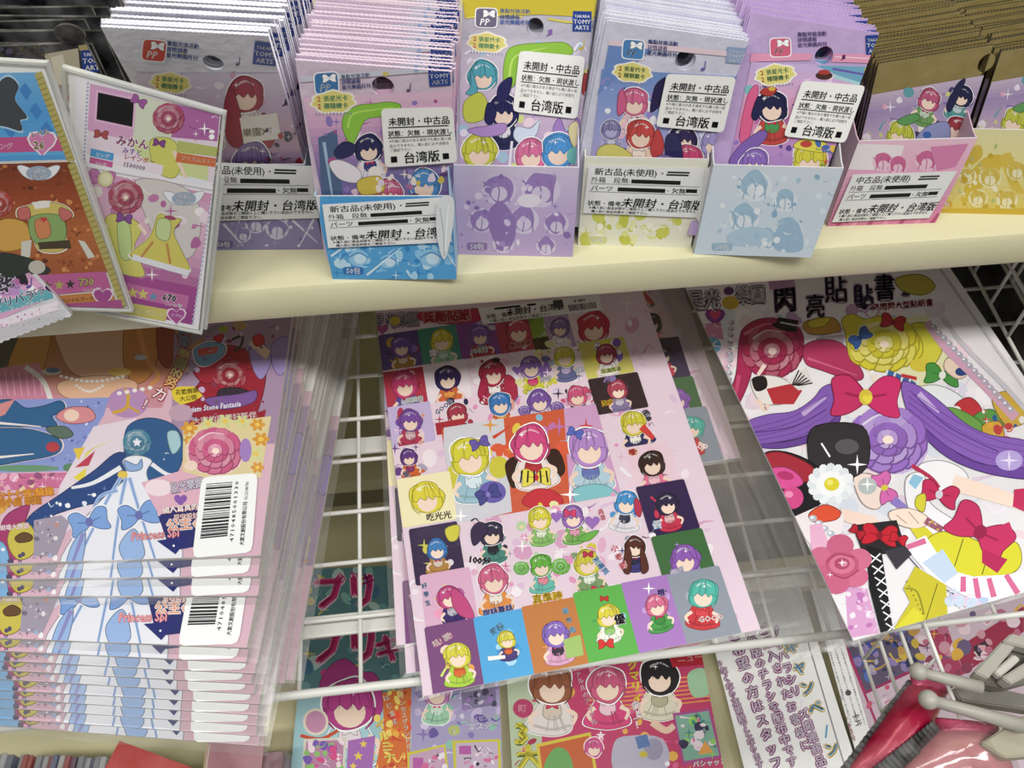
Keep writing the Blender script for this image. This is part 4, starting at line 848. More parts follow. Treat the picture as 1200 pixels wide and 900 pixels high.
for i in range(9): k = i/8; A.ell(90+k*30, 452+7*math.sin(k*3.1), 2, 1.7, 'e9e4e0', 0, 8)
A.ell(150, 472, 24, 18, 'b98fc0'); A.stroke([(132, 484), (148, 478), (150, 462), (146, 456)], 4, 'd3a83c'); A.stroke([(150, 476), (164, 484)], 3, 'd3a83c')
for i in range(5): A.ell(140+i*9, 461-i*1.6, 3, 2.4, 'f2eeee', 0, 8)
# right upper: crimson, slate and lilac ribbons
A.poly([(205, 372), (360, 365), (345, 520), (200, 520)], 'a98fae'); A.blob([(205, 375), (240, 370), (238, 400), (215, 410)], 'b08a5c'); A.blob([(236, 410), (262, 418), (300, 412), (312, 430), (306, 470), (290, 492), (230, 490), (214, 470), (236, 445)], '9c2438'); A.blob([(225, 425), (262, 405), (290, 412), (300, 430), (270, 436), (240, 450)], 'a82a3e')
A.rosette(270, 440, 22, 'a82a3e', .8, 'f0d2c4'); A.blob([(256, 458), (272, 454), (290, 458), (296, 466), (280, 474), (258, 470)], '3a3040'); A.blob([(240, 468), (280, 462), (300, 458), (296, 472), (260, 480)], '7f5aa0')
A.stroke([(205, 410), (236, 392), (262, 382)], 12, '8f8494', 5); A.stroke([(208, 440), (230, 425), (246, 415)], 16, '94869c', 6); A.oblob([(228, 410), (244, 402), (262, 404), (262, 416), (244, 428), (232, 426)], '6fa0c4', 'd9d2dc'); A.poly([(232, 409), (256, 406), (254, 414), (233, 418)], 'c8564a')
A.blob([(292, 410), (305, 400), (318, 420), (308, 444), (298, 436)], 'a08ec6'); A.poly([(296, 396), (318, 412), (312, 422), (292, 404)], 'e3c6a8'); A.blob([(296, 396), (306, 392), (310, 402), (300, 406)], 'c8283c'); A.blob([(318, 405), (336, 395), (342, 420), (330, 440), (320, 430)], 'a08ec6'); A.blob([(250, 396), (262, 392), (258, 402)], 'c8283c'); A.ell(262, 386, 6, 4, '9aa83c'); A.ell(280, 382, 9, 5, 'b89a5a'); A.stroke([(272, 398), (284, 394), (282, 406), (274, 412)], 3, '3a3034')
A.confetti([(210, 375), (330, 372), (318, 480), (210, 490)], 36, ['c8b4d4', '8a3a50', 'd9c4cc', '6f5a86', 'b89a8a'], 1.5, 4, 44)
A.poly([(200, 456), (210, 453), (228, 453), (238, 464), (228, 470), (212, 475), (203, 468)], 'e2cc34'); A.text('花籃繪圖', 206, 463, 6.8, '5a4a20', -7, .02); A.text('大公開', 211, 470.5, 6.8, '5a4a20', -7, .02)
A.vtext('偶像樂園的努力！', [(214, 392), (214, 415), (207, 436), (195, 455), (172, 477)], 15, 'f6eef0', ['8fa8bc', '7f9cb4', 'b8b27a', 'a9b57f', 'd6d08a', 'f0c07a', 'f4e4e6', 'f6e6ea'], bold=.03, edge='9a2440', ew=.11)
A.text('Prism Stone Fantasia', 219, 484, 9, 'f4f0f6', -7, .02, skew=.2, sx=.85, edge='7a6fae', ew=.06); A.poly([(222, 493), (300, 484), (312, 480), (310, 490), (222, 500)], '9c2034'); A.text('大家的理想好夥伴', 226, 498, 9.5, 'f6e8ea', -6, .02)
A.ell(212, 484, 14, 10, 'c4a4b8')
# left inset picture
A.poly([(-60, 470), (128, 466), (122, 486), (82, 552), (-60, 556)], '8c9cd8'); A.confetti([(60, 470), (126, 468), (90, 548), (50, 550)], 34, ['6f7fc6', 'b8c2ec', '4a5a9c', 'dfe4f8'], 1, 3, 3)
A.oblob([(-30, 478), (10, 468), (30, 478), (50, 476), (72, 470), (76, 482), (62, 488), (66, 500), (30, 500), (-30, 506)], '2f6596', 'e8dce0', 1.04); A.oblob([(-30, 508), (20, 502), (54, 508), (72, 518), (66, 532), (30, 540), (-30, 546)], '2f6596', 'e8dce0', 1.05); A.poly([(-30, 482), (18, 468), (6, 486), (-30, 500)], 'd88f92'); A.stroke([(0, 496), (48, 500)], 3, 'efe6e4', 1); A.stroke([(0, 536), (40, 532)], 3, 'efe6e4', 1)
A.blob([(66, 488), (80, 478), (104, 478), (112, 490), (98, 496), (78, 496)], 'dc8f96'); A.ell(84, 487, 9, 7, 'f2d4c2'); A.ell(62, 524, 8, 6, 'b8404a'); A.blob([(54, 502), (76, 500), (86, 510), (70, 514)], '5f7468'); A.ell(30, 549, 40, 4, '6a9a78'); A.ell(82, 548, 8, 5, '5a8a68')
A.poly([(-60, 556), (82, 554), (70, 572), (-60, 578)], 'd06f9c'); A.confetti([(0, 556), (80, 555), (72, 572), (0, 576)], 20, ['f4e4ec', 'e9b0c8', 'f0d4a8', '9a4a7c'], 2, 6, 5)
# yellow rays and the blue sweep
A.poly([(110, 500), (160, 490), (150, 560), (60, 640), (70, 570)], 'e6d9e4'); A.poly([(102, 530), (135, 514), (112, 524), (96, 540)], 'e8d83a'); A.poly([(88, 548), (112, 528), (104, 546)], 'c23a58'); A.poly([(86, 560), (102, 548), (98, 566)], 'e8d83a'); A.poly([(86, 526), (100, 524), (92, 540)], 'e8c83c')
A.blob([(26, 634), (34, 606), (70, 580), (110, 552), (140, 530), (168, 545), (170, 570), (130, 585), (80, 598), (50, 612), (40, 640)], '2a4a86'); A.blob([(150, 500), (176, 490), (206, 500), (216, 526), (206, 556), (184, 566), (160, 556), (146, 530)], '2f5f94'); A.blob([(196, 508), (208, 506), (212, 522), (202, 532)], 'a8cfd8'); A.confetti([(40, 600), (170, 545), (200, 530), (170, 580), (60, 620)], 22, ['dfe8f4', '6f8fc4', 'f4f6fa'], 1.5, 4, 6)
A.rosette(161, 519, 18, '4a8aa6', .9, 'f0d2c2'); A.star(161, 519, 6, 'e8e4f0')
A.blob([(144, 540), (160, 534), (178, 540), (172, 556), (186, 590), (214, 656), (150, 664), (72, 668), (92, 620), (120, 585), (148, 560)], 'eceef6'); A.stroke([(142, 548), (110, 566), (84, 572)], 6, 'eef0f6', 3); A.stroke([(178, 544), (196, 556), (212, 556)], 5, 'eef0f6', 3)
A.blob([(146, 540), (160, 545), (166, 538), (166, 550), (150, 552)], '8fb0e0'); A.ell(144, 557, 6, 5, 'e8c84a')
for q in (((142, 560), (124, 590), (90, 660)), ((148, 560), (140, 600), (132, 660)), ((152, 560), (164, 600), (182, 655)), ((138, 575), (118, 582), (108, 600))): A.stroke(q, 5, 'a9c4ec', 3); A.stroke(q, .8, '5a74ac')
A.bow(105, 612, 23, '7fa6e0', -15, '6a74b4', 'f0f2fa'); A.bow(163, 604, 23, '7fa6e0', -12, '6a74b4', 'f0f2fa'); A.blob([(84, 640), (100, 622), (96, 660), (78, 668)], '9cbbe8'); A.blob([(140, 640), (158, 620), (170, 650), (150, 660)], '9cbbe8'); A.stroke([(98, 625), (84, 664)], 5, '8f8fc8', 3)
# right: rose tuft ringed with orange flowers
A.poly([(215, 500), (318, 488), (306, 560), (214, 570)], 'e3d3a0'); 
for x, y, r in ((222, 502, 10), (244, 497, 9), (264, 494, 10), (284, 494, 9), (302, 498, 9), (306, 515, 10), (300, 532, 10), (302, 548, 8), (222, 516, 7)): A.flower(x, y, r, 'e0a034' if int(x) % 4 else 'd9dc9a', 'f0cc5a', 6, .8)
A.ell(253, 530, 36, 28, 'f0d2c4'); A.rosette(253, 529, 34, 'd2608e', .82, 'f4dccc'); A.ell(288, 528, 7, 14, 'a884c8'); A.ell(224, 546, 8, 6, 'f2d8c8')
A.poly([(166, 566), (212, 552), (240, 560), (228, 650), (190, 610)], 'e4b4c6'); A.ell(186, 572, 16, 10, 'f2dfe6')
A.poly([(186, 606), (198, 596), (240, 590), (236, 640), (200, 646)], '2a2f70'); A.text('星光樂園', 201, 578, 13, 'f4eef8', -12, .03, sx=.75, edge='4a2f6c', ew=.09); A.heart(212, 586, 8, '8a5ab0'); A.text('國人寫真的', 191, 602, 8.5, 'f2ece8', -7, .03, edge='c8502f', ew=.07); A.text('星空設計', 204, 610, 7.5, 'f2ece8', -6, .03, edge='c8502f', ew=.07)
A.text('公主の', 196, 622, 15, 'e8a07a', -6, .02, edge='f4e8e4', ew=.09); A.text('Princess Spi', 154, 634, 14, 'e9a4a8', -5, .02, skew=.15, sx=.85, edge='b04a5a', ew=.06)
A.poly([(184, 634), (224, 628), (206, 650)], '2a2f70'); A.ell(204, 640, 1.2, 1.2, 'ffffff')
# left lower corner
A.blob([(0, 640), (6, 606), (34, 592), (30, 612), (24, 660)], 'a83a70'); A.poly([(-60, 590), (16, 584), (6, 600), (-60, 640)], 'd9a848'); A.text('出!十七夜|騎緣', -8, 586, 11, 'e8a02c', -5, .04, edge='a84a1c', ew=.09); A.text('師|小鷹 歌緒', -6, 594.5, 10, 'e8a02c', -5, .04, edge='a84a1c', ew=.09)
A.blob([(10, 640), (12, 622), (28, 612), (40, 622), (40, 648), (22, 656)], 'cfc04a'); A.blob([(18, 630), (28, 624), (38, 628), (36, 634), (22, 636)], '6a4a2c'); A.poly([(40, 610), (72, 604), (82, 612), (66, 652), (40, 652)], 'a59cae'); A.confetti([(40, 612), (76, 606), (66, 650), (40, 650)], 26, ['c8bccc', '7a6f88', 'c88f8c', 'e6dfe6', '5a4f6c'], 1.5, 4, 7); A.text('現場大放送', 0, 622, 7, 'f4eaf0', -6, .03, edge='b04a70', ew=.06)
A.blob([(-40, 650), (0, 634), (12, 660), (10, 690), (-40, 690)], '7fb4e0'); A.confetti([(0, 640), (80, 655), (70, 668), (0, 676)], 22, ['f4f2f6', 'e6b0c6', '9fb8dc', '5a4f6c'], 2, 4, 8)
magart = A
def make_magazine(M, label, seed):
    t = empty('magazine', M, label, 'magazine', 'sleeved magazines stacked on the wire rack')
    boxes('pages', [(0, MW, 0, MH, 0, MT-.0003)], PAGES, t); boxes('cover', [(0, MW, 0, MH, MT-.0003, MT)], PAPER, t)
    return t
# frame of the top magazine's cover is Mtop; bodies hang below it
Mb = Mtop @ Matrix.Translation((0, 0, -MT))
mg = empty('magazine', Mb, 'topmost sleeved magazine of the stack, its cover and barcode sticker in full view', 'magazine', 'sleeved magazines stacked on the wire rack')
boxes('pages', [(0, MW, 0, MH, 0, MT-.0004)], PAGES, mg, .0004); boxes('cover', [(0, MW, 0, MH, MT-.0003, MT)], PAPER, mg)
magart.build('cover_print', mg, MT+.0001, INKG)
BQ = [(237, 560), (303, 555), (296, 648), (226, 655)]
A = Art(Mtop, MW, MH, clip=(-9, -9, 9, 9)); A.poly(round_quad(BQ, .1), 'eef0ef'); st = A.build('barcode_sticker', mg, MT+.0012)
A = Art(Mtop, MW, MH, clip=(-9, -9, 9, 9)).quad(BQ, 100, 100); rd = random.Random(3); y = 9
while y < 76:
    k = rd.choice((.9, 1.0, 1.8, 2.6)); A.poly([(10, y), (56, y), (56, min(y+k, 78)), (10, min(y+k, 78))], '26262a'); y += k+rd.choice((.8, 1.0, 1.6))
A.pre = (lambda f: (lambda p: f(p)))(A.pre)
for i, ch in enumerate('4710485001330'): A.text(ch, 67, 84-i*5.9, 9, '2a2a2e', -90, .02)
for i, ch in enumerate('大氣文創股份有限公司'): A.text(ch, 85, 90-i*5.5, 8.8, '2a2a2e', -90, .03, sx=.62)
A.text('02-22180781', 85, 33, 8, '2a2a2e', -90, .02, sx=.55)
A.build('lettering', st, MT+.0013)
soft_sleeve('clear_bag', mg, MW, MH, MT, .005, .006, .0045, .012, seed=1)
bpy.context.view_layer.update()
# each lower magazine: where its lower corner lies, its turn; heights step down through the stack
spec = [((302, 675), -5.2), ((302, 698), -5.8), ((289, 759), -8.2), ((288, 776), -8.6), ((298, 789), -8.8), ((294, 801), -9.0), ((297, 813), -9.2), ((303, 825), -9.0), ((301, 838), -9.6), ((300, 850), -9.8), ((299, 862), -9.6), ((302, 874), -10.2)]
LM = ['second magazine from the top of the stack, just below the topmost', 'third magazine from the top of the stack', 'fourth magazine from the top, pulled forward so its barcode sticker shows', 'fifth magazine from the top, just below the one pulled forward', 'sixth magazine from the top of the stack', 'seventh magazine from the top of the stack', 'eighth magazine from the top of the stack', 'ninth magazine from the top of the stack', 'tenth magazine from the top of the stack', 'eleventh magazine from the top of the stack', 'twelfth magazine from the top, second lowest of the tidy stack', 'lowest magazine of the tidy stack']
for i, ((px, rt), lb) in enumerate(zip(spec, LM)):
    c = copy_tree(mg); F_ = rack_frame(px, ZT-.0053*(i+1), rt)
    c.matrix_world = F_ @ Matrix.Translation((-MW, 0, -MT)); c['label'] = lb
for (x, y, h, rt), lb in zip([(-.120, .196, .0046, -7.6), (-.1155, .198, .0006, -8.6)], ['magazine lying askew under the stack, its barcode sticker peeping out at the side', 'undermost magazine, resting on the wires below the stack']):
    c = copy_tree(mg); p = rack(x, y, h); u = Vector((math.cos(R_(rt)), RV.y*math.sin(R_(rt)), RV.z*math.sin(R_(rt))))
    F_ = frame(p-u*MW, u, RN.cross(u)); c.matrix_world = F_; c['label'] = lb
    A = Art(F_ @ Matrix.Translation((0, 0, MT)), MW, MH); A.ell(372, 388, 26, 24, 'b81838', 0, 28); A.ell(372, 388, 22, 20, 'c41e3c', 0, 28); A.text('8', 364, 394, 24, 'f0dcdc', 0, .01); A.text('月號', 368, 405, 7, '3a1018', 0, .02); A.stroke([(352, 420), (372, 470), (356, 540)], 14, 'b03050', 10); A.blob([(356, 432), (372, 428), (370, 452), (354, 456)], 'd0c030'); A.stroke([(350, 560), (340, 640)], 10, 'a890c8', 8); A.build('issue_mark', c, MT+.0011, INKG)
# --- sticker sheets in the middle
SW, SH, ST = .220, .315, .0007
Ms = rack_frame((496, 816), .0062+ST, 4.6); 
A = Art(Ms, SW, SH); A.ol = .7
A.poly([(380, 330), (900, 330), (900, 830), (380, 830)], 'ecd6e4')
A.confetti([(432, 372), (752, 345), (875, 738), (497, 815)], 230, ['f6e9f2', 'e9b4cf', 'f8f0f6', 'dfa6c8', 'f3cfe0', 'e3c4e0'], 3, 12, 40)
A.text('星光樂園', 438, 384, 18, 'efe6f4', -4, .03, sx=.75, edge='7a3f8c', ew=.1); A.ell(463, 376, 6, 5, 'd8b83a'); A.heart(448, 386, 7, 'b04a98'); A.blob([(492, 366), (530, 364), (562, 362), (562, 376), (530, 380), (494, 376)], 'c22f58'); A.text('獎勵貼紙', 496, 378, 14, 'b8243f', -4, .05, edge='f0d0da', ew=.1)
CW = .0345
def cel(x, y, bg, hair=None, dress=None, r=15, ch=.034, cw=.0335, tx=None, tc='ffffff', te='7a3f8c', ts=9, dy=-4, acc=None, ta=-10, td=(0, 14), n=8, pal=None, body=True, tilt=-8):
    if bg: A.cell(x, y, cw, ch, bg)
    cx, cy = A.L((x, y)); old = A.clip; A.clip = (max(0, cx-cw/2), max(0, cy-ch/2), min(SW, cx+cw/2), min(SH, cy+ch/2)) if bg else old
    if bg: A.confetti([(x-16, y-16), (x+16, y-20), (x+18, y+14), (x-14, y+18)], n, pal or [tint(bg, .3), tint(bg, -.3), tint(bg, .5)], 3, 8, int(x+y))
    if not bg: A.confetti([(x-23, y-18), (x+21, y-24), (x+24, y+20), (x-20, y+26)], 16, [tint(hair, .35), tint(dress or 'e9b3cf', .3), 'e79ac0', 'f8eef4', hair, dress or 'c98fc8'], 2, 7, int(x*3+y))
    if hair: A.doll(x, y+dy, r, hair, dress or 'e9d3df', acc=acc, tilt=tilt, body=body, edge=None if bg else 'ffffff')
    A.clip = old
    if tx: A.text(tx, x+td[0], y+td[1], ts, tc, ta, .04, center=True, edge=te, ew=.1)
# first row
cel(470, 410, '5a4a8c', '7d5ab8', 'b8863c', 12, n=10, pal=['8a6fd0', 'c8a04a', 'a8324a', '3a2f6c']); cel(517, 403, '3f8f7c', 'd9cf3c', '8fc4a0', 13, tx='讚!', te='2f2f6c', td=(-8, 14), ts=9); cel(562, 397, '8a4a9c', '8a62b8', 'b8304c', 12, tx='100分', tc='ffffff', te='6a2f6c', ts=9, td=(0, 17)); cel(607, 391, 'b8405a', 'c84a62', 'c8344a', 15, body=False, tx='做得很棒', tc='d8423c', te='f6e6e4', ts=6.5, td=(3, 15)); cel(634, 385, '8aa83c', None, None, cw=.017); A.cell(640, 402, .020, .012, '4a3f24'); cel(656, 388, 'b79ac6', '8f72ac', 'f0e6ee', 11, cw=.021, tilt=0); cel(695, 381, 'f0d6dc', 'cf3352', 'f4eef0', 18, cw=.036, body=False, dy=2)
# second row
cel(474, 455, 'b8344c', 'd2407a', '5a4a9c', 15, tx='超讚的', ts=7, td=(12, 16), te='3f6f8c'); cel(524, 447, 'efe3ea', '33245c', 'd8683a', 14, acc='e8a04a', n=4); cel(577, 441, None, 'b0284c', 'a82c44', 15, acc='f0e6e6'); A.blob([(566, 440), (560, 462), (566, 468), (572, 450)], 'a8244a'); A.blob([(592, 440), (604, 446), (606, 470), (592, 462)], 'b02c4c'); A.ell(581, 422, 5, 3, '1f1f24'); cel(622, 434, None, '8a62b4', 'd2cf3a', 13, acc='d8407a', tx='好棒', ts=7, te='4a3f8c', td=(18, 13)); A.heart(606, 434, 6, '8a62b4'); A.heart(640, 434, 7, '8a62b4')
cel(661, 422, None, 'd6cf42', '6a6f9c', 12, acc='c8b8e0', tx='OK!', ts=7, te='3f7fb8', td=(18, 14)); cel(710, 419, 'd9d06a', 'b03a5c', 'f0ece8', 12, cw=.038, pal=['7d5ab8', 'e8dc4a', 'b03a5c', 'f4f0f0'], n=14, tx='加油加油', ts=6, tc='8fa83c', te='efe9a0', td=(6, 17))
# third row
cel(481, 497, 'c9b8e0', '8050a8', 'b8365a', 13, tilt=0, pal=['b8365a', 'e89a3a', '7d5ab8', 'f0d0e0'], n=10); cel(536, 489, None, 'b03a52', '2f2a4c', 12, acc='f0e6ea'); A.poly([(510, 496), (545, 490), (545, 506), (512, 510)], 'b02c3c'); A.text('GOOD', 512, 487, 8, '3f4f9c', -38, .03, edge='ffffff'); cel(586, 477, None, '3f7fc4', 'd8623c', 13, acc='e8a04a'); cel(632, 474, None, '8058ac', 'd8c8e8', 13, acc='4a4a86'); A.rosette(615, 482, 8, '7d58ac'); A.rosette(653, 478, 9, '7d58ac'); cel(676, 468, None, 'd85a86', '3a3040', 12, acc='f4ecec'); A.bow(690, 458, 7, 'd8507c'); cel(724, 461, '3a2c30', 'b0485c', '8a7aa8', 11, cw=.040, ch=.032, pal=['5a4048', 'd8a03a', '8a7ab0'], n=8, tx='進步', tc='f0d83a', te='d86a1c', ts=7, td=(-12, 14))
# the three large pictures
A.cell(620, 540, .118, .075, 'd9603c', .003); cx, cy = A.L((620, 540)); old = A.clip; A.clip = (cx-.059, cy-.0375, cx+.059, cy+.0375)
A.poly([(520, 500), (590, 490), (600, 600), (520, 620)], 'd8d8e0'); A.poly([(660, 470), (740, 470), (770, 580), (668, 590)], 'd6a4d0'); A.confetti([(525, 500), (730, 480), (745, 570), (535, 595)], 60, ['e8a03a', 'f0d04a', 'd8402c', 'c87ab8', '8fc4d8', 'f0e0ec', 'e8603c'], 4, 11, 51)
A.ell(536, 560, 15, 16, 'd6cf3c'); A.ell(585, 548, 12, 13, 'd6cf3c'); A.doll(550, 535, 22, 'd6cf34', '9fc8d8', acc='d8e6ee', tilt=-10); A.bow(562, 520, 11, '6a5aa8', -20); A.ell(577, 577, 16, 13, '6a5fae'); A.bow(572, 580, 14, '4a4a8c', -25, '8a7ac8')
A.blob([(592, 545), (606, 536), (612, 560), (600, 572)], '3a241e'); A.blob([(640, 532), (654, 528), (662, 552), (648, 560)], '3a241e'); A.doll(622, 520, 22, 'd24a82', 'f0e4e0', acc='b8343c', tilt=-6); A.bow(628, 560, 17, 'e8d84a', -4, 'c8343c'); 
for i in range(5): A.stroke([(612+i*7, 552), (610+i*8, 566)], 2, '2a2024')
A.blob([(612, 590), (626, 574), (650, 576), (660, 590), (640, 600)], 'c8303c'); A.doll(690, 524, 22, 'b488cc', 'b8d4e4', acc='6a7ac0', tilt=-4); A.bow(674, 508, 9, '5a6ac0', 20); A.blob([(672, 575), (690, 568), (712, 570), (726, 585), (700, 592), (676, 590)], '7fc0c8'); A.clip = old
cel(479, 540, None, '6a3f8c', 'd8682c', 10, acc='8a3a6c', tx='回工', tc='3a3a6c', te='f0e6f2', ts=7, td=(-3, 20), ta=50); cel(742, 500, None, 'd9cf3a', '2f3060', 14, acc='f4f0ea', tx='加油', tc='2f2a3c', te='e8dce6', ts=7, td=(14, -12), ta=60); A.stroke([(752, 500), (766, 514)], 9, 'd8403c', 5); cel(764, 545, 'efd0de', '3a2420', 'e86a94', 15, pal=['f4c8d8', 'e890b0', '8a4a70'], dy=-2, tx='哦!', tc='c8303c', te='f0e0a0', ts=8, td=(-22, -12))
# fifth row
cel(500, 585, 'efe6b8', 'dccf36', 'e8dcc0', 19, ch=.037, cw=.038, body=False, dy=-2); A.text('吃光光', 500, 611, 10, '3a3034', -8, .03); cel(512, 648, '3a2a4c', '3f7fc0', 'b8863c', 12, ch=.040, pal=['6a4a8c', 'd8cf4a', 'e8e0e8'], n=8, tilt=-5); A.blob([(522, 620), (538, 616), (536, 632), (526, 634)], 'd8d03a'); cel(576, 630, None, '3a2f4c', '4a8a7c', 14, acc='2a2430', tilt=-6); A.blob([(556, 640), (552, 622), (562, 612), (572, 620)], '3a2f4c'); A.text('100分', 548, 659, 11, '2f2434', 8, .05, edge='f4e6ee'); cel(632, 612, None, 'd8cf38', '8fc46a', 13, acc='e8f0d8'); cel(671, 610, None, '9a6ab8', '7fb85a', 13, acc='e8a0b8'); A.bow(668, 602, 7, 'd8406c'); A.heart(652, 606, 7, '9a6ab8'); A.heart(694, 612, 9, '9a6ab8'); A.blob([(676, 632), (690, 624), (702, 622), (690, 634)], '6fb84a')
cel(734, 593, None, '3f8fcc', 'e8e4ec', 14, acc='2f2f4c', tilt=6); A.blob([(744, 584), (752, 592), (750, 606), (744, 600)], 'b8304c'); A.text('哎呀', 700, 598, 7, 'e06a7c', 70, .03); cel(782, 595, '33224c', '2f2444', 'c8304c', 13, ch=.038, cw=.036, pal=['7a3a8c', 'c8304c', '1f1830'], tx='優', tc='ffffff', te='3f8fd0', ts=10, td=(-12, 24))
# sixth row
cel(526, 704, 'e3b4d0', 'c84a86', '3f2a6c', 13, ch=.040, pal=['e8d06a', 'f0a0c0', 'b85aa0'], n=10, tilt=-14); A.blob([(530, 690), (545, 700), (556, 724), (540, 722), (530, 708)], 'c0487e'); A.vtext('好學生', [(498, 690), (502, 710)], 7, '5f8fcc', bold=.03, edge='f0eef6'); cel(578, 683, None, 'd8648c', 'e8923c', 17, acc='f0e6d8', body=True); A.text('說話算話', 584, 719, 9, '4a5fb0', -12, .05, center=True, edge='f2eef6'); cel(634, 667, None, '6ab83a', '6ac0b0', 13, acc='e88a9c'); A.rosette(611, 666, 10, '6cba3c'); A.rosette(657, 664, 12, '6cba3c'); A.text('真準時', 642, 705, 12, 'e8c81c', -9, .05, center=True, edge='d87a1c'); cel(688, 663, None, 'd9cf34', '7fa06a', 15, acc='e8f0e0'); A.bow(689, 650, 6, 'c8304c'); A.bow(701, 692, 8, 'd8304c'); A.text('別遲到', 694, 656, 8, '3f8fd0', 50, .04, edge='f0f4fa')
cel(744, 645, None, '5a2f24', '3f3a7c', 12, acc='2a2844', tilt=4); A.blob([(734, 640), (730, 668), (738, 672), (740, 650)], '5a2f24'); A.blob([(752, 640), (760, 666), (752, 672), (750, 650)], '5a2f24'); A.vtext('小老師', [(722, 648), (732, 668)], 9, 'e86a78', bold=.03, edge='faf0f2'); cel(802, 655, '3f6a3c', '8f5ab4', 'efe9ea', 17, ch=.038, cw=.037, body=False, pal=['2f4a2c', 'a884c8', 'b03a3c'], dy=0, tx='開朗', tc='f0eafa', te='5a3a9c', ts=8, td=(-8, 18), ta=-20)
# seventh row
cel(536, 772, '7a4a7c', 'd6d03c', 'a8cf3a', 15, ch=.046, cw=.036, pal=['e8a04a', 'c8e06a', 'f0d8b8', 'd8402c'], n=12, acc='d8642c'); A.text('吼! 讚!', 520, 753, 9, 'f4e0e4', -30, .03, center=True, edge='c8304c'); cel(594, 760, '4fa6dc', 'd6cf3c', '4a3f7c', 10, ch=.046, cw=.036, pal=['7fc4ec', '3f8fcc', 'a8d8f0'], acc='d86a2c', dy=-10); A.text('安靜', 576, 745, 9, '8fd0f4', -30, .03, edge='2f7fc0'); A.stroke([(572, 772), (592, 770)], 5, 'f0ece6', 4); cel(651, 747, 'c07a3c', '8a6ac0', 'd8a0c0', 15, ch=.046, cw=.036, pal=['a85f2c', '8fb85a', 'd89a5a'], acc='3a2f40', dy=-4); A.poly([(660, 750), (680, 744), (684, 768), (664, 772)], '9fc06a'); A.vtext('對不起', [(664, 720), (672, 742)], 7, '8fd0f0', bold=.03, edge='3f7fa8')
cel(712, 730, '5cb04a', 'dccf34', 'e8efe0', 13, ch=.046, cw=.036, pal=['8fd06a', '3f9a4a', '7fc8d8'], acc='8fc46a', dy=-8); A.bow(710, 755, 9, 'd8302c', -5); A.bow(708, 702, 5, 'c8302c'); A.text('優', 727, 731, 13, '2f2a30', -12, .05, center=True, edge='f4f0f4'); cel(769, 718, 'a878c0', 'd86a90', '4a9a4a', 13, ch=.046, cw=.036, pal=['c89ad8', '7a6ac8', 'e0b8e0'], acc='3a8a3c', dy=-8, tilt=-14); A.text('哦!', 776, 698, 9, '4a2f7c', -10, .04, center=True, edge='e0c8ec'); cel(824, 708, '8f97a4', '4fb8a8', 'c8343c', 17, ch=.046, cw=.037, pal=['a8b0bc', '7a828e'], acc='d8404a', dy=-12, tilt=4); A.text('GOOD', 833, 728, 9.5, 'ffffff', -8, .04, center=True, edge='d8504c')
for (x, y, s_) in ((540, 605, 10), (760, 690, 8), (612, 640, 9), (668, 580, 12)): A.spark(x, y, s_)
sheetart = A
ms = empty('sticker_sheet', Ms @ Matrix.Translation((0, 0, -ST)), 'topmost sheet of small picture stickers, on the wires between magazines and poster', 'sticker sheet', 'sticker sheets on the wire rack')
boxes('sheet', [(0, SW, 0, SH, 0, ST)], PAPER, ms); sheetart.build('sticker_print', ms, ST+.0001, INKG)
soft_sleeve('clear_bag', ms, SW, SH, ST, .004, .034, .0025, .012, m=FILMW, seed=5, jit=.3)
bpy.context.view_layer.update(); Mw = ms.matrix_world.copy()
for i, (dx, dy, dz, rt, lb) in enumerate([(.030, .128, -.0014, -2.0, 'second sticker sheet, peeping out beside the topmost one near the shelf'), (-.013, .034, -.0028, -3.6, 'sticker sheet under the topmost one, its corner stepping out over the bare wires'), (-.009, .016, -.0042, -3.0, 'sticker sheet whose lower corner shows just above the front rail'), (-.004, .062, -.0052, -1.6, 'sticker sheet lying flat on the wires, lowest of the pile')]):
    c = copy_tree(ms); c.matrix_world = Mw @ Matrix.Translation((dx, dy, dz)) @ Matrix.Rotation(R_(rt), 4, 'Z'); c['label'] = lb
# shop sticker along the top of the sheet
q = [(560, 362), (702, 346), (706, 364), (566, 381)]
A = Art(Ms, SW, SH, clip=(-9, -9, 9, 9)); A.poly(q, 'e8e8e4'); st = A.build('price_sticker', ms, ST+.0011)
A = Art(Ms, SW, SH, clip=(-9, -9, 9, 9)).quad(q, 140, 20); A.rect(18, 2, 48, 4.5, '202024'); A.rect(56, 2, 66, 4.5, '202024'); A.text('状態・備考', 6, 14, 6, '2a2a2e', 0, .02); A.text('未開封・台湾版', 30, 13, 9.5, '1c1c20', 0, .03, skew=.15); A.text('＊購入前に商品状態をご確認下さい', 8, 19, 4.5, '2a2a2e', 0, .01); A.rect(86, 1, 97, 11, '4a4a4e')
rd = random.Random(5); x = 102
while x < 134: k = rd.choice((.5, .9, 1.3)); A.rect(x, 9, x+k, 17, '222226'); x += k+rd.choice((.5, .8))
A.text('￥480', 108, 7, 6, '3a3a3e', 0, .02); A.build('lettering', st, ST+.0012)
# --- posters at the right
PW, PH, PT = .217, .33, .0008
Mp = rack_frame((1000, 751), .0118+PT, 8.4); A = Art(Mp, PW, PH); A.ol = 1.0
A.poly([(700, 300), (1400, 300), (1400, 800), (700, 800)], 'f1eef2')
A.confetti([(800, 345), (1090, 325), (1200, 500), (1200, 715), (1000, 748)], 150, ['f6f0f8', 'e9d6e6', 'dfe6f2', 'f4dce6', 'e6dcf0', 'fbf8fc'], 5, 18, 59)
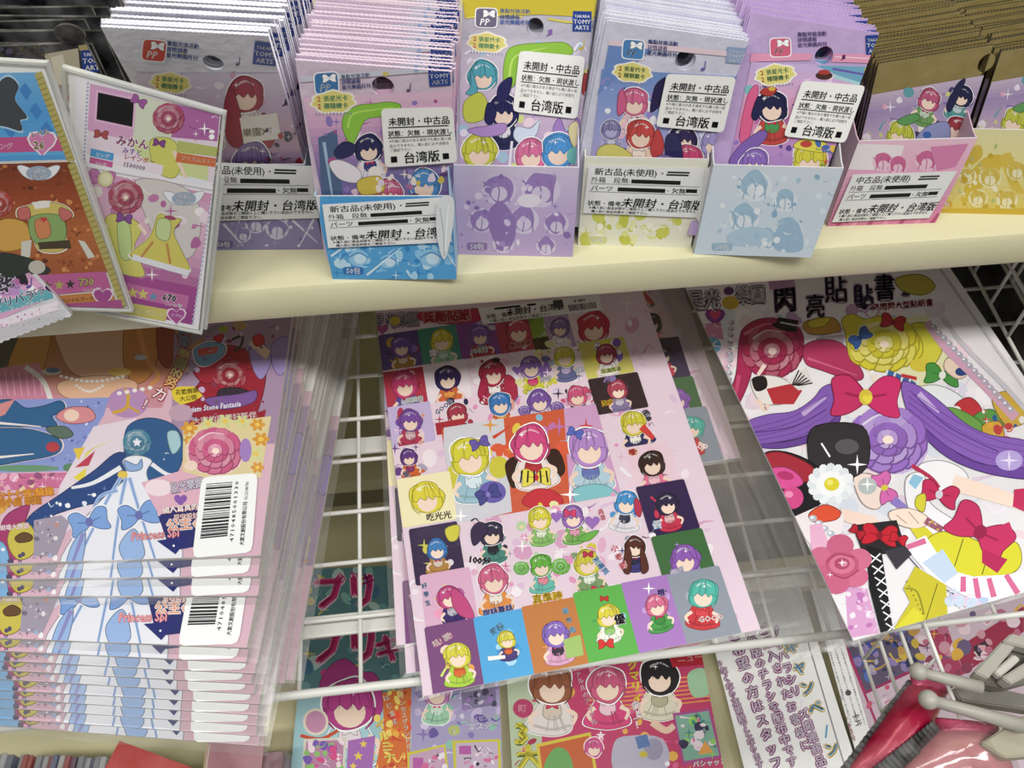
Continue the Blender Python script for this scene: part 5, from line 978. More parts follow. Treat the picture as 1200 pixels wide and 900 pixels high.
# header
A.text('星光', 806, 362, 24, 'f2ecf4', -3, .04, sx=.8, edge='5a2a64', ew=.11); A.text('樂園', 862, 355, 22, 'f2ecf4', -3, .04, sx=.8, edge='5a2a64', ew=.11); A.ell(856, 355, 10, 8, 'd8b83a'); A.heart(838, 371, 12, '8a3a9c'); A.heart(838, 369, 7, 'd84a7c'); A.ell(854, 341, 6, 5, '6a3a80')
A.text('閃', 906, 364, 36, '4a3a6c', -3, .02, sx=.8, edge='f0e4f2', ew=.09); A.text('亮', 944, 371, 30, '4a3a6c', -3, .02, sx=.8, edge='f0e4f2', ew=.09); A.text('貼', 966, 353, 36, '4a3a6c', -3, .02, sx=.8, edge='f0e4f2', ew=.09); A.text('貼', 1000, 361, 32, '4a3a6c', -3, .02, sx=.8, edge='f0e4f2', ew=.09); A.text('書', 1024, 350, 33, '4a3a6c', -3, .02, sx=.8, edge='f0e4f2', ew=.09); A.text('2', 1056, 347, 20, '5a3a7c', -3, .05, edge='efe2f0', ew=.12)
A.poly([(900, 330), (930, 326), (932, 336), (902, 340)], 'b88fb8'); A.blob([(1050, 326), (1080, 322), (1096, 336), (1080, 346), (1056, 340)], 'c8b84a'); A.text('亮閃閃大型貼紙書', 1022, 364, 9, 'c8304c', -5, .03, edge='f6e4ea'); A.poly([(1048, 364), (1086, 358), (1092, 372), (1052, 378)], 'e2dce4'); A.poly([(1048, 366), (1082, 361), (1086, 370), (1050, 375)], 'efecef')
A.confetti([(880, 372), (1060, 360), (1080, 400), (900, 405)], 50, ['e8c0d4', 'c8a0cc', 'f4e4ee', 'd9b0c0', 'b8d0e8'], 3, 10, 60); A.blob([(942, 378), (975, 372), (984, 388), (950, 392)], 'c8963c'); A.blob([(948, 376), (972, 372), (966, 382), (950, 384)], 'd8c83a'); A.poly([(956, 396), (988, 392), (990, 402), (958, 406)], 'b8b0bc')
# jewels and star-flake at the left
A.poly([(817, 380), (845, 378), (848, 398), (822, 396)], 'd88fb4'); A.confetti([(818, 380), (846, 378), (848, 398), (824, 396)], 10, ['f4dcea', 'b85a90'], 1, 3, 5); A.ell(834, 405, 11, 10, '6fb4dc'); 
for k in range(6): a = R_(60*k+10); A.stroke([(834, 405), (834+10*math.cos(a), 405+8.5*math.sin(a))], 2, 'f2f8fc', 1)
A.poly([(850, 412), (858, 412), (852, 446), (846, 440)], 'e8bcd4')
for i in range(10): A.ell(857-i*.3, 378+i*7.4, 4, 3.2, 'a8a8b4', 20, 8); A.ell(856-i*.3, 377+i*7.4, 1.6, 1.3, 'eef0f4', 0, 6)
A.confetti([(845, 375), (870, 372), (862, 450), (848, 455)], 20, ['f0d8e6', 'c9c6d0', 'ffffff'], 1.5, 4, 61)
# wine-red sweep
A.blob([(866, 400), (872, 384), (890, 374), (915, 374), (936, 384), (942, 402), (938, 424), (928, 416), (900, 400), (884, 412), (880, 440), (868, 470), (856, 488), (850, 474), (862, 440)], 'b02a58'); A.blob([(942, 406), (962, 398), (985, 402), (998, 416), (1012, 440), (1000, 446), (962, 434), (944, 426)], 'b83464'); A.stroke([(946, 420), (970, 428), (1004, 440)], 3, 'd8648c', 1); A.stroke([(872, 392), (900, 380), (930, 388)], 4, 'd87a98', 1); A.stroke([(866, 440), (860, 474)], 5, 'cf4a78', 2)
A.rosette(905, 412, 38, 'b02a58', .85, 'f0d8cc')
A.poly([(912, 372), (936, 376), (932, 388), (908, 382)], '17171b'); A.ell(920, 384, 16, 4, '17171b', 14); A.stroke([(914, 378), (934, 382)], 2, 'c8c8cc')
A.blob([(880, 446), (896, 440), (918, 444), (930, 456), (922, 472), (896, 474), (884, 462)], 'f0ece8'); A.blob([(882, 444), (896, 442), (898, 454), (886, 458)], '1f1d22'); A.poly([(898, 456), (926, 450), (940, 458), (930, 474), (906, 474)], 'c0303c'); A.poly([(922, 446), (945, 430), (952, 448), (936, 458)], 'e8e4e2'); 
for i in range(6): A.stroke([(928+i*1.5, 452), (936+i*3.2, 434+i*3)], 1.6, '26222a')
A.stroke([(888, 468), (896, 480), (900, 474)], 6, 'f4dccc', 5); A.stroke([(896, 428), (888, 440)], 5, 'f6e2d4', 4)
# yellow tuft with blue and red bows
A.poly([(1000, 378), (1085, 370), (1120, 420), (1080, 460), (1010, 420)], 'e8e6b8'); A.blob([(1062, 384), (1090, 380), (1104, 408), (1090, 430), (1072, 416)], 'd8d23c'); A.blob([(990, 390), (986, 376), (998, 368), (1014, 374), (1034, 370), (1060, 378), (1078, 396), (1080, 416), (1062, 428), (1040, 434), (1012, 430), (996, 420)], 'dcd02e'); A.rosette(1036, 404, 44, 'dcd02e', .72, 'f6e2cf')
A.stroke([(1006, 386), (1030, 378), (1058, 384)], 3.5, 'f0ea8a', 1)
A.bow(1008, 396, 13, '3a6ab4', -40, '2a4a8c', 'e8eef6'); A.bow(1046, 378, 14, 'c8283c', 12, '8f1a2c'); A.ell(1078, 428, 12, 8, 'dcc83a'); A.ell(1092, 432, 10, 6, 'd8c030')
A.stroke([(1038, 440), (1064, 450), (1080, 462)], 14, '3f6aa8', 10); 
for i in range(5): A.stroke([(1040+i*9, 434+i*3), (1036+i*9, 446+i*3)], 2.2, 'e8eef4')
A.stroke([(1056, 440), (1074, 444)], 4, 'c8303c'); A.bow(1104, 440, 20, '4a9a48', 8, 'f0f0ea'); A.blob([(1110, 420), (1124, 424), (1132, 440), (1120, 444), (1106, 432)], 'f2d8c4'); A.ell(1126, 436, 7, 5, '2f4a88'); A.blob([(1070, 456), (1100, 452), (1130, 470), (1110, 490), (1080, 484), (1060, 470)], 'eef2f6'); A.stroke([(1024, 440), (1028, 452), (1036, 456)], 8, 'f6e6d8', 7); A.stroke([(1016, 434), (1024, 446)], 3, 'f6e6d8', 2)
A.blob([(1118, 476), (1136, 466), (1150, 480), (1146, 494), (1126, 494)], 'c8303c'); A.ell(1120, 482, 6, 6, 'f2f0f0'); A.blob([(1140, 490), (1162, 480), (1176, 500), (1158, 512)], '5aa04a'); A.blob([(1090, 486), (1116, 478), (1150, 496), (1150, 516), (1110, 502)], '6fa84a'); A.blob([(1150, 500), (1170, 494), (1176, 512), (1160, 520)], 'd8a82c'); A.blob([(1162, 468), (1185, 460), (1205, 490), (1180, 500)], 'd8b03a'); A.confetti([(1150, 480), (1200, 470), (1200, 530), (1160, 520)], 26, ['2f5a9c', 'd8c03a', 'c83a3c', 'f0ece6', 'e8a82c'], 2, 7, 62)
A.stroke([(1086, 378), (1110, 410), (1150, 448), (1190, 490)], 9, 'd8a8c0', 12)
for i in range(16): k = i/15; A.ell(1094+k*90, 384+k*96, 4.5, 3.5, 'b0aebc', 30, 8); A.ell(1093+k*90, 383+k*96, 1.8, 1.4, 'f4f4f8', 0, 6)
A.stroke([(1104, 372), (1130, 406), (1176, 452), (1210, 490)], 5, 'c8c4ce', 6)
# broad violet ribbons sweeping both ways from a rose bow
A.blob([(868, 506), (876, 494), (900, 486), (930, 482), (952, 468), (964, 454), (980, 450), (990, 462), (984, 482), (966, 500), (935, 514), (900, 520), (880, 526), (862, 524)], '8a5fbc'); A.blob([(884, 522), (930, 516), (966, 500), (984, 484), (980, 500), (950, 518), (912, 526)], '6d459f'); A.stroke([(878, 508), (930, 500), (968, 480)], 1.4, '5a388a'); A.stroke([(940, 486), (956, 474), (968, 466)], 7, 'c8aee4', 2)
A.blob([(1056, 450), (1074, 452), (1100, 470), (1130, 496), (1160, 510), (1210, 520), (1210, 552), (1180, 552), (1150, 546), (1118, 534), (1090, 510), (1066, 490)], '8a5fbc'); A.blob([(1080, 500), (1110, 524), (1150, 544), (1210, 550), (1210, 562), (1160, 556), (1116, 540), (1088, 518)], '6d459f'); A.stroke([(1070, 462), (1110, 500), (1170, 530)], 1.4, '5a388a'); A.stroke([(1076, 462), (1100, 484)], 8, 'c8aee4', 2); 
for k in range(5): A.stroke([(872+k*3, 504+k*4.5), (930, 488+k*6.5), (970, 462+k*8)], .8, '5a388a', .5)
for k in range(5): A.stroke([(1064, 458+k*7), (1110, 488+k*9), (1160, 514+k*8), (1205, 524+k*6)], .8, '5a388a', .5)
A.ell(1182, 540, 16, 12, 'b8a4e0'); A.spark(1182, 540, 12, 'e8e0f8')
A.ell(1042, 520, 46, 36, 'c8b4e0', 12); A.rosette(1040, 516, 50, '9a6cc8', .78, 'fae6d6', 10)
A.bow(1014, 466, 40, 'd02c6c', 2, 'd8c03a'); A.heart(1016, 468, 6, 'e8d83a')
# cloth, ribbons and gloves of the middle
A.blob([(1020, 556), (1000, 560), (1010, 590), (1030, 596), (1034, 570)], 'f2dcd0'); A.blob([(1076, 546), (1100, 540), (1124, 548), (1134, 562), (1120, 580), (1096, 578), (1084, 562)], 'f4f2f6'); A.stroke([(1116, 566), (1150, 576), (1196, 590)], 20, 'f8e0cf', 15); A.poly([(1188, 574), (1206, 572), (1210, 604), (1186, 594)], 'c8285c'); A.blob([(1062, 560), (1082, 556), (1090, 590), (1130, 620), (1110, 640), (1076, 620), (1062, 590)], 'f2eff4'); A.stroke([(1068, 546), (1090, 560), (1100, 572)], 5, 'b82850', 4); A.bow(1100, 580, 22, 'c8285c', 16, 'd8d0dc'); A.poly([(1070, 556), (1082, 560), (1072, 574), (1064, 566)], '8fc4e0')
A.bow(1036, 572, 18, 'd868b0', 70, 'd8c83a'); A.stroke([(1046, 586), (1064, 600)], 10, '8f7cc8', 8); A.ell(1016, 570, 11, 10, 'b8c0c0'); A.spark(1016, 568, 9); A.blob([(1042, 600), (1064, 596), (1084, 604), (1088, 614), (1070, 620), (1046, 612)], 'f8e0cf'); A.stroke([(1050, 604), (1062, 614)], 1, 'b88a78'); A.stroke([(1064, 600), (1076, 614)], 1, 'b88a78'); A.stroke([(1084, 610), (1104, 622)], 9, '9a5a70', 8); A.confetti([(1082, 606), (1106, 618), (1100, 626), (1080, 614)], 12, ['d8b0c0', 'c8a83a', 'f0e0e8'], 1, 2, 63); A.blob([(1074, 582), (1084, 580), (1082, 600), (1072, 594)], 'd8d02c')
A.poly([(1066, 620), (1084, 618), (1130, 660), (1080, 640)], 'd8d020'); A.blob([(1080, 640), (1100, 624), (1130, 628), (1160, 640), (1190, 636), (1196, 660), (1180, 674), (1140, 676), (1110, 668), (1088, 656)], 'd9d41e'); A.stroke([(1128, 632), (1118, 664)], 1.2, '6a6a14'); A.stroke([(1160, 640), (1150, 674)], 1.2, '6a6a14')
A.bow(1148, 624, 38, 'c82c62', 35, '9a1c48'); A.poly([(1150, 644), (1180, 656), (1168, 672), (1150, 660)], 'b82458'); A.poly([(1168, 618), (1182, 612), (1190, 632), (1170, 640)], 'c82c62')
A.poly([(1058, 640), (1084, 628), (1110, 668), (1140, 676), (1180, 674), (1210, 664), (1210, 700), (1160, 712), (1120, 694), (1086, 672)], 'eef0f6'); 
for i, (a, b) in enumerate((((1128, 676), (1128, 694)), ((1142, 678), (1146, 702)), ((1158, 678), (1164, 700)), ((1178, 674), (1192, 696)), ((1062, 642), (1084, 634)))): A.stroke([a, b], 6, 'd86a98', 7)
A.poly([(1080, 660), (1104, 644), (1122, 672), (1106, 684)], 'c0d4ea'); A.stroke([(1060, 646), (1086, 674), (1120, 696), (1160, 712), (1210, 702)], 3, 'd8d4e4'); A.stroke([(1060, 648), (1086, 676), (1120, 698), (1160, 714)], .9, '3a3040')
A.poly([(1058, 690), (1072, 664), (1108, 686), (1110, 730), (1046, 738), (1066, 706)], 'c9bf1c'); A.poly([(1046, 740), (1070, 712), (1082, 722), (1078, 736)], 'd9d21e'); A.stroke([(1060, 690), (1074, 694), (1082, 720)], 2, '8f8a18'); A.stroke([(1098, 684), (1084, 728)], 1, '5a5a14'); 
for i in range(8): A.ell(1062+i*2.6, 682+i*5.4, 1, 1, '6a6414', 0, 6)
A.confetti([(1112, 690), (1150, 700), (1160, 716), (1112, 726)], 24, ['c8d8ec', 'e0c8e0', 'f0dce8', 'b8c8e8'], 3, 8, 64)
# left: black corner, daisy, rose, laced strip
A.blob([(955, 500), (1010, 500), (1018, 540), (1000, 560), (960, 566), (946, 530)], '332f34'); A.blob([(892, 536), (920, 530), (958, 548), (966, 580), (950, 600), (926, 606), (906, 580)], '1f1b20'); A.blob([(886, 540), (912, 530), (950, 546), (952, 562), (930, 566), (908, 556)], 'a82838'); A.blob([(898, 552), (918, 548), (934, 556), (940, 568), (920, 574), (904, 566)], 'e0509c'); A.ell(920, 558, 10, 5, 'b8306c', 10); A.ell(928, 584, 13, 13, 'd8488c'); A.ell(924, 580, 5, 4, 'f090bc'); A.blob([(900, 570), (914, 574), (918, 600), (908, 596)], 'f0eaf0'); A.stroke([(962, 520), (972, 536)], 2, 'ffffff'); A.ell(992, 524, 14, 9, '5a565c')
for k in range(16): a = R_(22.5*k); A.ell(973+20*math.cos(a), 568+17*math.sin(a), 8, 6, 'eef2f6' if k % 2 else 'dfe6ec', math.degrees(a), 10)
for k in range(11): a = R_(33*k); A.ell(973+12*math.cos(a), 568+10*math.sin(a), 6, 5, 'f6f8fa', math.degrees(a), 10)
A.ell(974, 568, 9, 8, 'e0d41c'); A.ell(972, 566, 4, 3.5, 'f0e86a'); A.spark(1004, 545, 12)
A.poly([(926, 608), (962, 592), (990, 604), (984, 630), (950, 640)], 'efe6e8'); A.blob([(948, 602), (966, 592), (984, 600), (978, 610), (952, 612)], 'e0502c'); A.poly([(984, 596), (1024, 606), (1030, 612), (1010, 618), (990, 612)], 'f4d8c8')
for i in range(5): A.ell(952+i*7, 608+i*6, 5, 4, 'b8c0cc', 0, 8); A.ell(951+i*7, 607+i*6, 2, 1.6, 'f6f8fa', 0, 6)
A.poly([(948, 616), (962, 614), (972, 640), (950, 646)], 'e8b0d0'); A.poly([(990, 686), (1016, 690), (1030, 742), (994, 748)], 'dfa6d4'); A.confetti([(992, 690), (1016, 692), (1030, 740), (996, 746)], 20, ['f6ecf6', 'c878bc', 'f0d0ea'], 1.5, 5, 65)
A.poly([(998, 616), (1050, 610), (1060, 640), (1036, 650), (1010, 648)], '2a2428'); A.poly([(1014, 640), (1032, 644), (1046, 740), (1032, 744), (1018, 690)], '17161a'); A.poly([(1036, 646), (1060, 640), (1068, 650), (1050, 668)], '3a3840')
for i in range(7): x, y = 1020+i*3.2, 654+i*13.5; A.stroke([(x-2, y-4), (x+12, y+5)], 1.6, 'e9eaee'); A.stroke([(x+11, y-5), (x, y+6)], 1.6, 'e9eaee')
A.bow(1030, 628, 20, 'c8182c', 6, '8f1020'); A.bow(1004, 624, 9, 'b8182c', 40); A.bow(1052, 632, 10, 'c8182c', 20)
for x, y, r in ((962, 654, 15), (984, 640, 16), (1006, 656, 15), (1002, 676, 15), (980, 684, 15), (960, 672, 12)): A.ell(x, y, r, r*.85, 'cf6a8c' if int(x) % 4 else 'c85f84', 0, 16)
A.ell(986, 662, 20, 15, 'c05578'); A.ell(986, 662, 15, 11, 'd4738f'); A.ell(986, 661, 9, 7, 'b0456a'); A.ell(988, 661, 4.5, 3.5, 'd88aa4'); A.stroke([(968, 660), (980, 650), (1000, 654)], 2, 'a83f62'); A.stroke([(972, 672), (990, 678), (1006, 668)], 2, 'a83f62'); A.spark(986, 660, 5); A.spark(972, 674, 4)
posterart = A
mp = empty('poster', Mp @ Matrix.Translation((0, 0, -PT)), 'topmost glossy poster with broad violet ribbons, a rose and a daisy', 'poster', 'sleeved posters stacked on the wire rack')
boxes('sheet', [(0, PW, 0, PH, 0, PT)], PAPER, mp); posterart.build('poster_print', mp, PT+.0001, INKG)
soft_sleeve('clear_bag', mp, PW, PH, PT, .020, .004, .0025, .01, m=FILMW, seed=7, jit=.3)
bpy.context.view_layer.update(); Mw = mp.matrix_world.copy()
for i, (dx, dy, dz, rt, lb) in enumerate([(.004, .001, -.0022, -.5, 'second poster from the top, a sliver of its side edge showing near the divider'), (.009, .003, -.0044, -1.2, 'third poster from the top of the pile'), (.004, .002, -.0066, .3, 'fourth poster from the top of the pile'), (.006, .003, -.0088, .2, 'fifth poster from the top, above the lowest'), (.008, .002, -.0108, .4, 'lowest poster of the pile, its clear bag reaching towards the sticker sheets')]):
    c = copy_tree(mp); c.matrix_world = Mw @ Matrix.Translation((dx, dy, dz)) @ Matrix.Rotation(R_(rt), 4, 'Z')
    for ch in c.children:
        if ch.name.startswith('clear_bag'): ch.location.x = -dx-.0065*i
    c['label'] = lb
# ------------------------------------------------------------------ magazines and a notice on the lower deck
def deck_frame(tl, bl_dir, w, h, lift=0.0):
    """frame of a sheet on the lower deck from its top-left corner and a point further down its left edge"""
    p = LP+LN*lift; a, b = onplane(*tl, p, LN), onplane(*bl_dir, p, LN); v = (a-b).normalized(); u = v.cross(LN)
    return frame(a-v*h, u, v)
def flat_magazine(name, M, w, h, th, label, cat='magazine'):
    t = empty(name, M @ Matrix.Translation((0, 0, -th)), label, cat)
    boxes('pages', [(0, w, 0, h, 0, th-.0003)], PAGES, t); boxes('cover', [(0, w, 0, h, th-.0003, th)], PAPER, t); return t
M = deck_frame((362, 667), (341, 900), .205, .285, .006); w_, h_ = .205, .285
t = flat_magazine('magazine', M, w_, h_, .006, 'pink and turquoise magazine on the lower deck, partly behind the rack wires')
A = Art(M, w_, h_); A.poly([(300, 640), (620, 640), (640, 960), (300, 960)], '9fc8d0')
A.poly([(345, 660), (620, 640), (600, 812), (345, 812)], '5f8f94'); A.confetti([(355, 668), (480, 660), (480, 810), (350, 812)], 60, ['7ab0b4', 'd8c86a', 'c84a8c', '4a7a9c', '8fc4b8', 'b8d8d0'], 4, 12, 70)
A.text('プリ', 366, 712, 44, 'd8307c', -3, .05, sx=.9, edge='ecd0de', ew=.08); A.text('キ', 422, 690, 20, 'b02a78', -10, .03); A.text('プリ', 362, 776, 48, 'd8307c', -3, .05, sx=.9, edge='ecd0de', ew=.08); A.text('キ', 440, 776, 36, 'd8307c', -8, .05, edge='ecd0de', ew=.08)
A.ol = .7; A.blob([(378, 812), (384, 784), (404, 772), (424, 786), (440, 790), (448, 812), (440, 840)], 'b83c8c'); A.doll(410, 826, 30, 'b83c8c', 'a8d4dc', acc='e8dce4'); A.ol = 0
A.ell(370, 846, 15, 16, 'e8dcc8'); A.ell(370, 846, 12, 13, 'c88fb0'); A.stroke([(352, 862), (376, 866), (396, 856)], 4, 'c8502c')
A.poly([(448, 812), (482, 806), (480, 900), (440, 900), (450, 850)], 'd8702c'); A.confetti([(440, 812), (482, 806), (482, 900), (440, 900)], 40, ['f0b03a', 'e8502c', 'f4d86a', 'c8402c'], 2, 7, 71); A.vtext('イルミナー', [(448, 856), (462, 908)], 14, 'f6e86a', bold=.05, edge='c8502c'); A.vtext('はじまる', [(454, 822), (464, 850)], 8, 'f0e4d8', bold=.03, edge='b84a2c'); A.vtext('クィーン', [(434, 878), (446, 920)], 13, 'f4e46a', bold=.05, edge='8a5aa8'); A.vtext('プリンセスグランドドリーム', [(470, 812), (482, 900)], 7, 'f6ead8', bold=.03, edge='b84a2c')
A.poly([(356, 866), (406, 864), (404, 905), (354, 905)], 'd9d4c8'); A.poly([(359, 869), (403, 867), (401, 905), (357, 905)], 'b884a8'); A.confetti([(359, 869), (403, 867), (401, 902), (357, 904)], 36, ['d84a8c', '8fc46a', '7a5ab8', 'f0dce4'], 2, 6, 72); A.poly([(408, 868), (440, 862), (436, 905), (406, 905)], 'a86ab8'); A.star(420, 886, 6, 'e8d04a'); A.star(426, 872, 5, 'e8d04a'); A.star(414, 898, 5, 'e8d04a')
A.poly([(482, 806), (600, 786), (606, 905), (482, 905)], 'a9a0c8'); A.confetti([(486, 810), (592, 790), (598, 900), (486, 900)], 46, ['c8b8dc', '8a78b8', '8fc4b0', 'd8cfe8', '6a5aa0'], 3, 10, 73); A.doll(512, 812, 15, 'b878b0', '9fd0b0'); A.poly([(540, 806), (580, 798), (582, 826), (542, 832)], '7f7898'); A.confetti([(540, 806), (580, 798), (582, 826), (542, 832)], 24, ['4a4260', 'c8c0d8', '9a7ab8'], 2, 5, 74); A.text('はなくじファンクラブ', 545, 847, 5.5, 'f0ecf4', -8, .03, edge='6a4f9c'); A.text('ポスター', 549, 856, 9, 'f4f0f8', -6, .04, edge='5a4a94'); A.ell(532, 856, 7, 6, 'b8c46a'); A.text('4', 529, 860, 9, 'f4f0e0', 0, .04, edge='5a6a2c')
A.poly([(477, 882), (522, 872), (526, 905), (478, 905)], 'd0c83a'); A.poly([(480, 885), (520, 875), (523, 905), (480, 905)], 'c8a4c0'); A.poly([(530, 868), (586, 866), (588, 905), (532, 905)], 'd0c83a'); A.poly([(534, 871), (583, 869), (584, 905), (535, 905)], 'c8b4cc'); A.rect(538, 874, 552, 884, 'b85aa8'); A.rect(484, 888, 496, 900, 'b85aa8'); A.confetti([(552, 874), (582, 872), (582, 900), (540, 900)], 22, ['2a2430', 'd86a9c', 'f0e4ec'], 2, 5, 75); A.confetti([(498, 884), (520, 878), (522, 902), (498, 902)], 14, ['2a2430', 'd86a9c', 'f0e4ec'], 2, 5, 76)
A.build('cover_print', t, .0061, INKG)
M = deck_frame((588, 700), (600, 900), .206, .285, .008); w_ = .206
t = flat_magazine('magazine', M, w_, h_, .007, 'crimson and yellow magazine on the lower deck under the sticker sheets')
A = Art(M, w_, h_); A.poly([(540, 640), (900, 640), (920, 960), (540, 960)], 'c23a68'); A.poly([(590, 770), (632, 770), (636, 900), (596, 905)], 'b8c8a8')
A.confetti([(600, 780), (840, 760), (870, 900), (604, 900)], 90, ['d8608c', 'a8284c', 'e890a8', 'c8407c', 'e8b04a'], 3, 9, 77)
for i in range(7): A.stroke([(690, 806+i*5), (838, 790+i*5)], 1.4, 'e8a03a')
A.ol = .7; A.doll(647, 802, 24, '9a5a3c', 'e4dcd8', acc='d8c8b8'); A.doll(712, 802, 21, 'cf5a80', 'd8407c', acc='f0c8d8'); A.doll(773, 792, 21, '201a20', 'e0d8c0', acc='b8b090'); A.ol = 0
A.stroke([(764, 846), (780, 856), (790, 850)], 9, 'e8c4ac', 7); A.poly([(782, 764), (836, 758), (838, 778), (788, 782)], 'b01428'); A.text('ニュース', 794, 776, 10, 'e8a0a0', -5, .03); A.blob([(806, 790), (826, 784), (832, 812), (812, 816)], '9fc8a0')
A.ell(613, 830, 12, 11, 'b83a68'); A.text('町', 607, 834, 10, 'e89ab0', 0, .03); A.text('3', 603, 872, 34, 'dcd23a', 0, .05, edge='6a7a2c'); A.text('大', 606, 900, 30, 'dcd23a', -4, .05, edge='6a7a2c'); A.vtext('クマリィ', [(742, 785), (748, 822)], 12, 'ecd83a', bold=.05, edge='c84a2c'); A.vtext('参上！', [(746, 832), (750, 854)], 11, 'f4e8ec', bold=.05, edge='a82c58'); A.vtext('ファルルのアイドル', [(676, 786), (698, 850)], 8, 'f2c4d4', bold=.03, edge='8f1f44'); A.star(704, 862, 6, 'f2dce4')
A.poly([(628, 872), (692, 858), (700, 905), (632, 905)], 'd8c43a'); A.poly([(632, 875), (690, 862), (696, 905), (636, 905)], 'c8602c'); A.blob([(640, 890), (652, 876), (666, 882), (670, 905), (640, 905)], '6aa85a'); A.doll(696, 876, 11, 'd0508c', 'e0a8c0', body=False); A.blob([(720, 870), (740, 862), (772, 864), (784, 882), (776, 905), (722, 905)], 'b8b4c8'); A.ell(766, 878, 11, 13, '9a96b0'); A.poly([(744, 864), (758, 860), (762, 874), (748, 878)], '5a7ab0'); A.ell(754, 884, 5, 4, 'c8b83a'); A.ell(782, 895, 3, 3, 'f0eef4')
A.poly([(788, 836), (832, 830), (846, 888), (800, 896)], 'a84a8c'); A.poly([(791, 839), (830, 833), (843, 885), (802, 892)], '7fae9a'); A.confetti([(792, 840), (830, 834), (842, 884), (804, 890)], 34, ['3a8a7c', '8fcf5a', 'd86a9c', '3a3454', 'e8d8e0'], 2, 7, 78); A.poly([(818, 884), (826, 868), (836, 882)], 'e8a04a'); A.text('パシャッと', 812, 899, 8, 'f4eef2', -6, .04, edge='5a4a5c'); A.build('cover_print', t, .0071, INKG)
# the notice with purple lettering
M = deck_frame((822, 700), (872, 900), .112, .30, .004); w_ = .112
t = empty('paper_notice', M, 'white paper notice with columns of purple outlined lettering on the lower deck', 'notice'); boxes('sheet', [(0, w_, 0, .30, -.0004, 0)], PAPER, t)
A = Art(M, w_, .30)
K = dict(bold=.02, edge='8a2470', ew=.12)
A.vtext('※なくなり次第終了となります', [(846, 782), (892, 902)], 10, 'e8dcec', **K); A.vtext('ご希望の方はスタッフまで', [(862, 752), (922, 935)], 15, 'e8dcec', **K); A.vtext('海外版のチラシを配布中です！！', [(880, 745), (938, 925)], 13, 'e8dcec', **K); A.vtext('ご購入されたお客様に', [(896, 745), (946, 880)], 13, 'e8dcec', **K); A.vtext('プリパラシリーズ関連商品を', [(910, 748), (968, 912)], 13, 'e8dcec', **K)
A.vtext('キャンペーン', [(930, 768), (978, 888)], 19, 'e4f0f4', bold=.03, edge='c8a84a', ew=.12); A.vtext('キャンペーン', [(930, 767), (978, 887)], 18, '4f9ac0', bold=.02); A.stroke([(946, 750), (992, 905)], 1.6, '8a8890', smooth=False)
A.build('lettering', t, .0002)
# leaflet with small print and a red framed picture
M = deck_frame((950, 690), (1008, 900), .026, .30, .0045)
t = empty('leaflet', M, 'narrow white leaflet with rows of tiny print beside the purple notice', 'leaflet'); boxes('sheet', [(0, .026, 0, .30, -.0004, 0)], PAPER, t)
A = Art(M, .026, .30)
for j in range(4): A.vtext('このカードは対象年齢以上のお子様向けです保護者の方へ必ずお読みください', [(962+j*7, 752), (990+j*8, 850)], 2.6, '6a6870', bold=.01)
A.rect(974, 818, 980, 825, '2a2a30'); A.ell(985, 818, 3.4, 3.2, 'c8c4c8'); A.ell(994, 812, 3.6, 3.4, '4a484e'); A.text('台湾限定', 986, 840, 8, 'a8505c', 70, .02); A.text('卡片', 998, 836, 9, '5a5860', 70, .02); A.build('lettering', t, .0002)
M = deck_frame((972, 690), (1032, 900), .225, .30, .005); w_ = .225
t = flat_magazine('magazine', M, w_, .30, .005, 'magazine with a dark pink framed picture on the lower deck below the posters')
A = Art(M, w_, .30); A.poly([(900, 600), (1500, 600), (1500, 1000), (900, 1000)], 'c9b4c0'); A.poly([(985, 748), (1058, 715), (1085, 780), (1014, 812)], '5a5068')
A.confetti([(990, 745), (1064, 720), (1082, 778), (1016, 808)], 60, ['c8a83a', '3a4a9c', '8a78a8', '2a2a4c', 'b88f4a', '4a6ab0', 'a8a0b0'], 3, 9, 80); A.stroke([(986, 745), (1014, 812), (1090, 776)], 4, '9a2058', smooth=False); A.stroke([(986, 745), (1040, 880)], 3, 'a82c60', smooth=False); A.vtext('ひみつ', [(1000, 800), (1008, 812)], 7, 'd8c0cc', bold=.03); A.confetti([(1010, 820), (1090, 780), (1090, 900), (1040, 900)], 24, ['a878b0', '8a5a9c', 'd8c4d4', 'c8506c'], 2, 6, 81)
A.poly([(1085, 740), (1110, 735), (1130, 790), (1105, 800)], 'a83a5c'); A.poly([(1120, 760), (1200, 710), (1200, 740), (1130, 790)], '9a2c48'); A.poly([(1140, 758), (1156, 750), (1160, 764), (1144, 772)], '3a3038'); A.rect(1146, 756, 1155, 763, 'd8a0a8'); A.confetti([(1060, 735), (1200, 700), (1200, 800), (1090, 790)], 60, ['c8909c', 'e0c8d0', '8a3a54', '6a5a7c', 'd8a83a', 'b86a84'], 3, 10, 82)
A.build('cover_print', t, .0051, INKG)
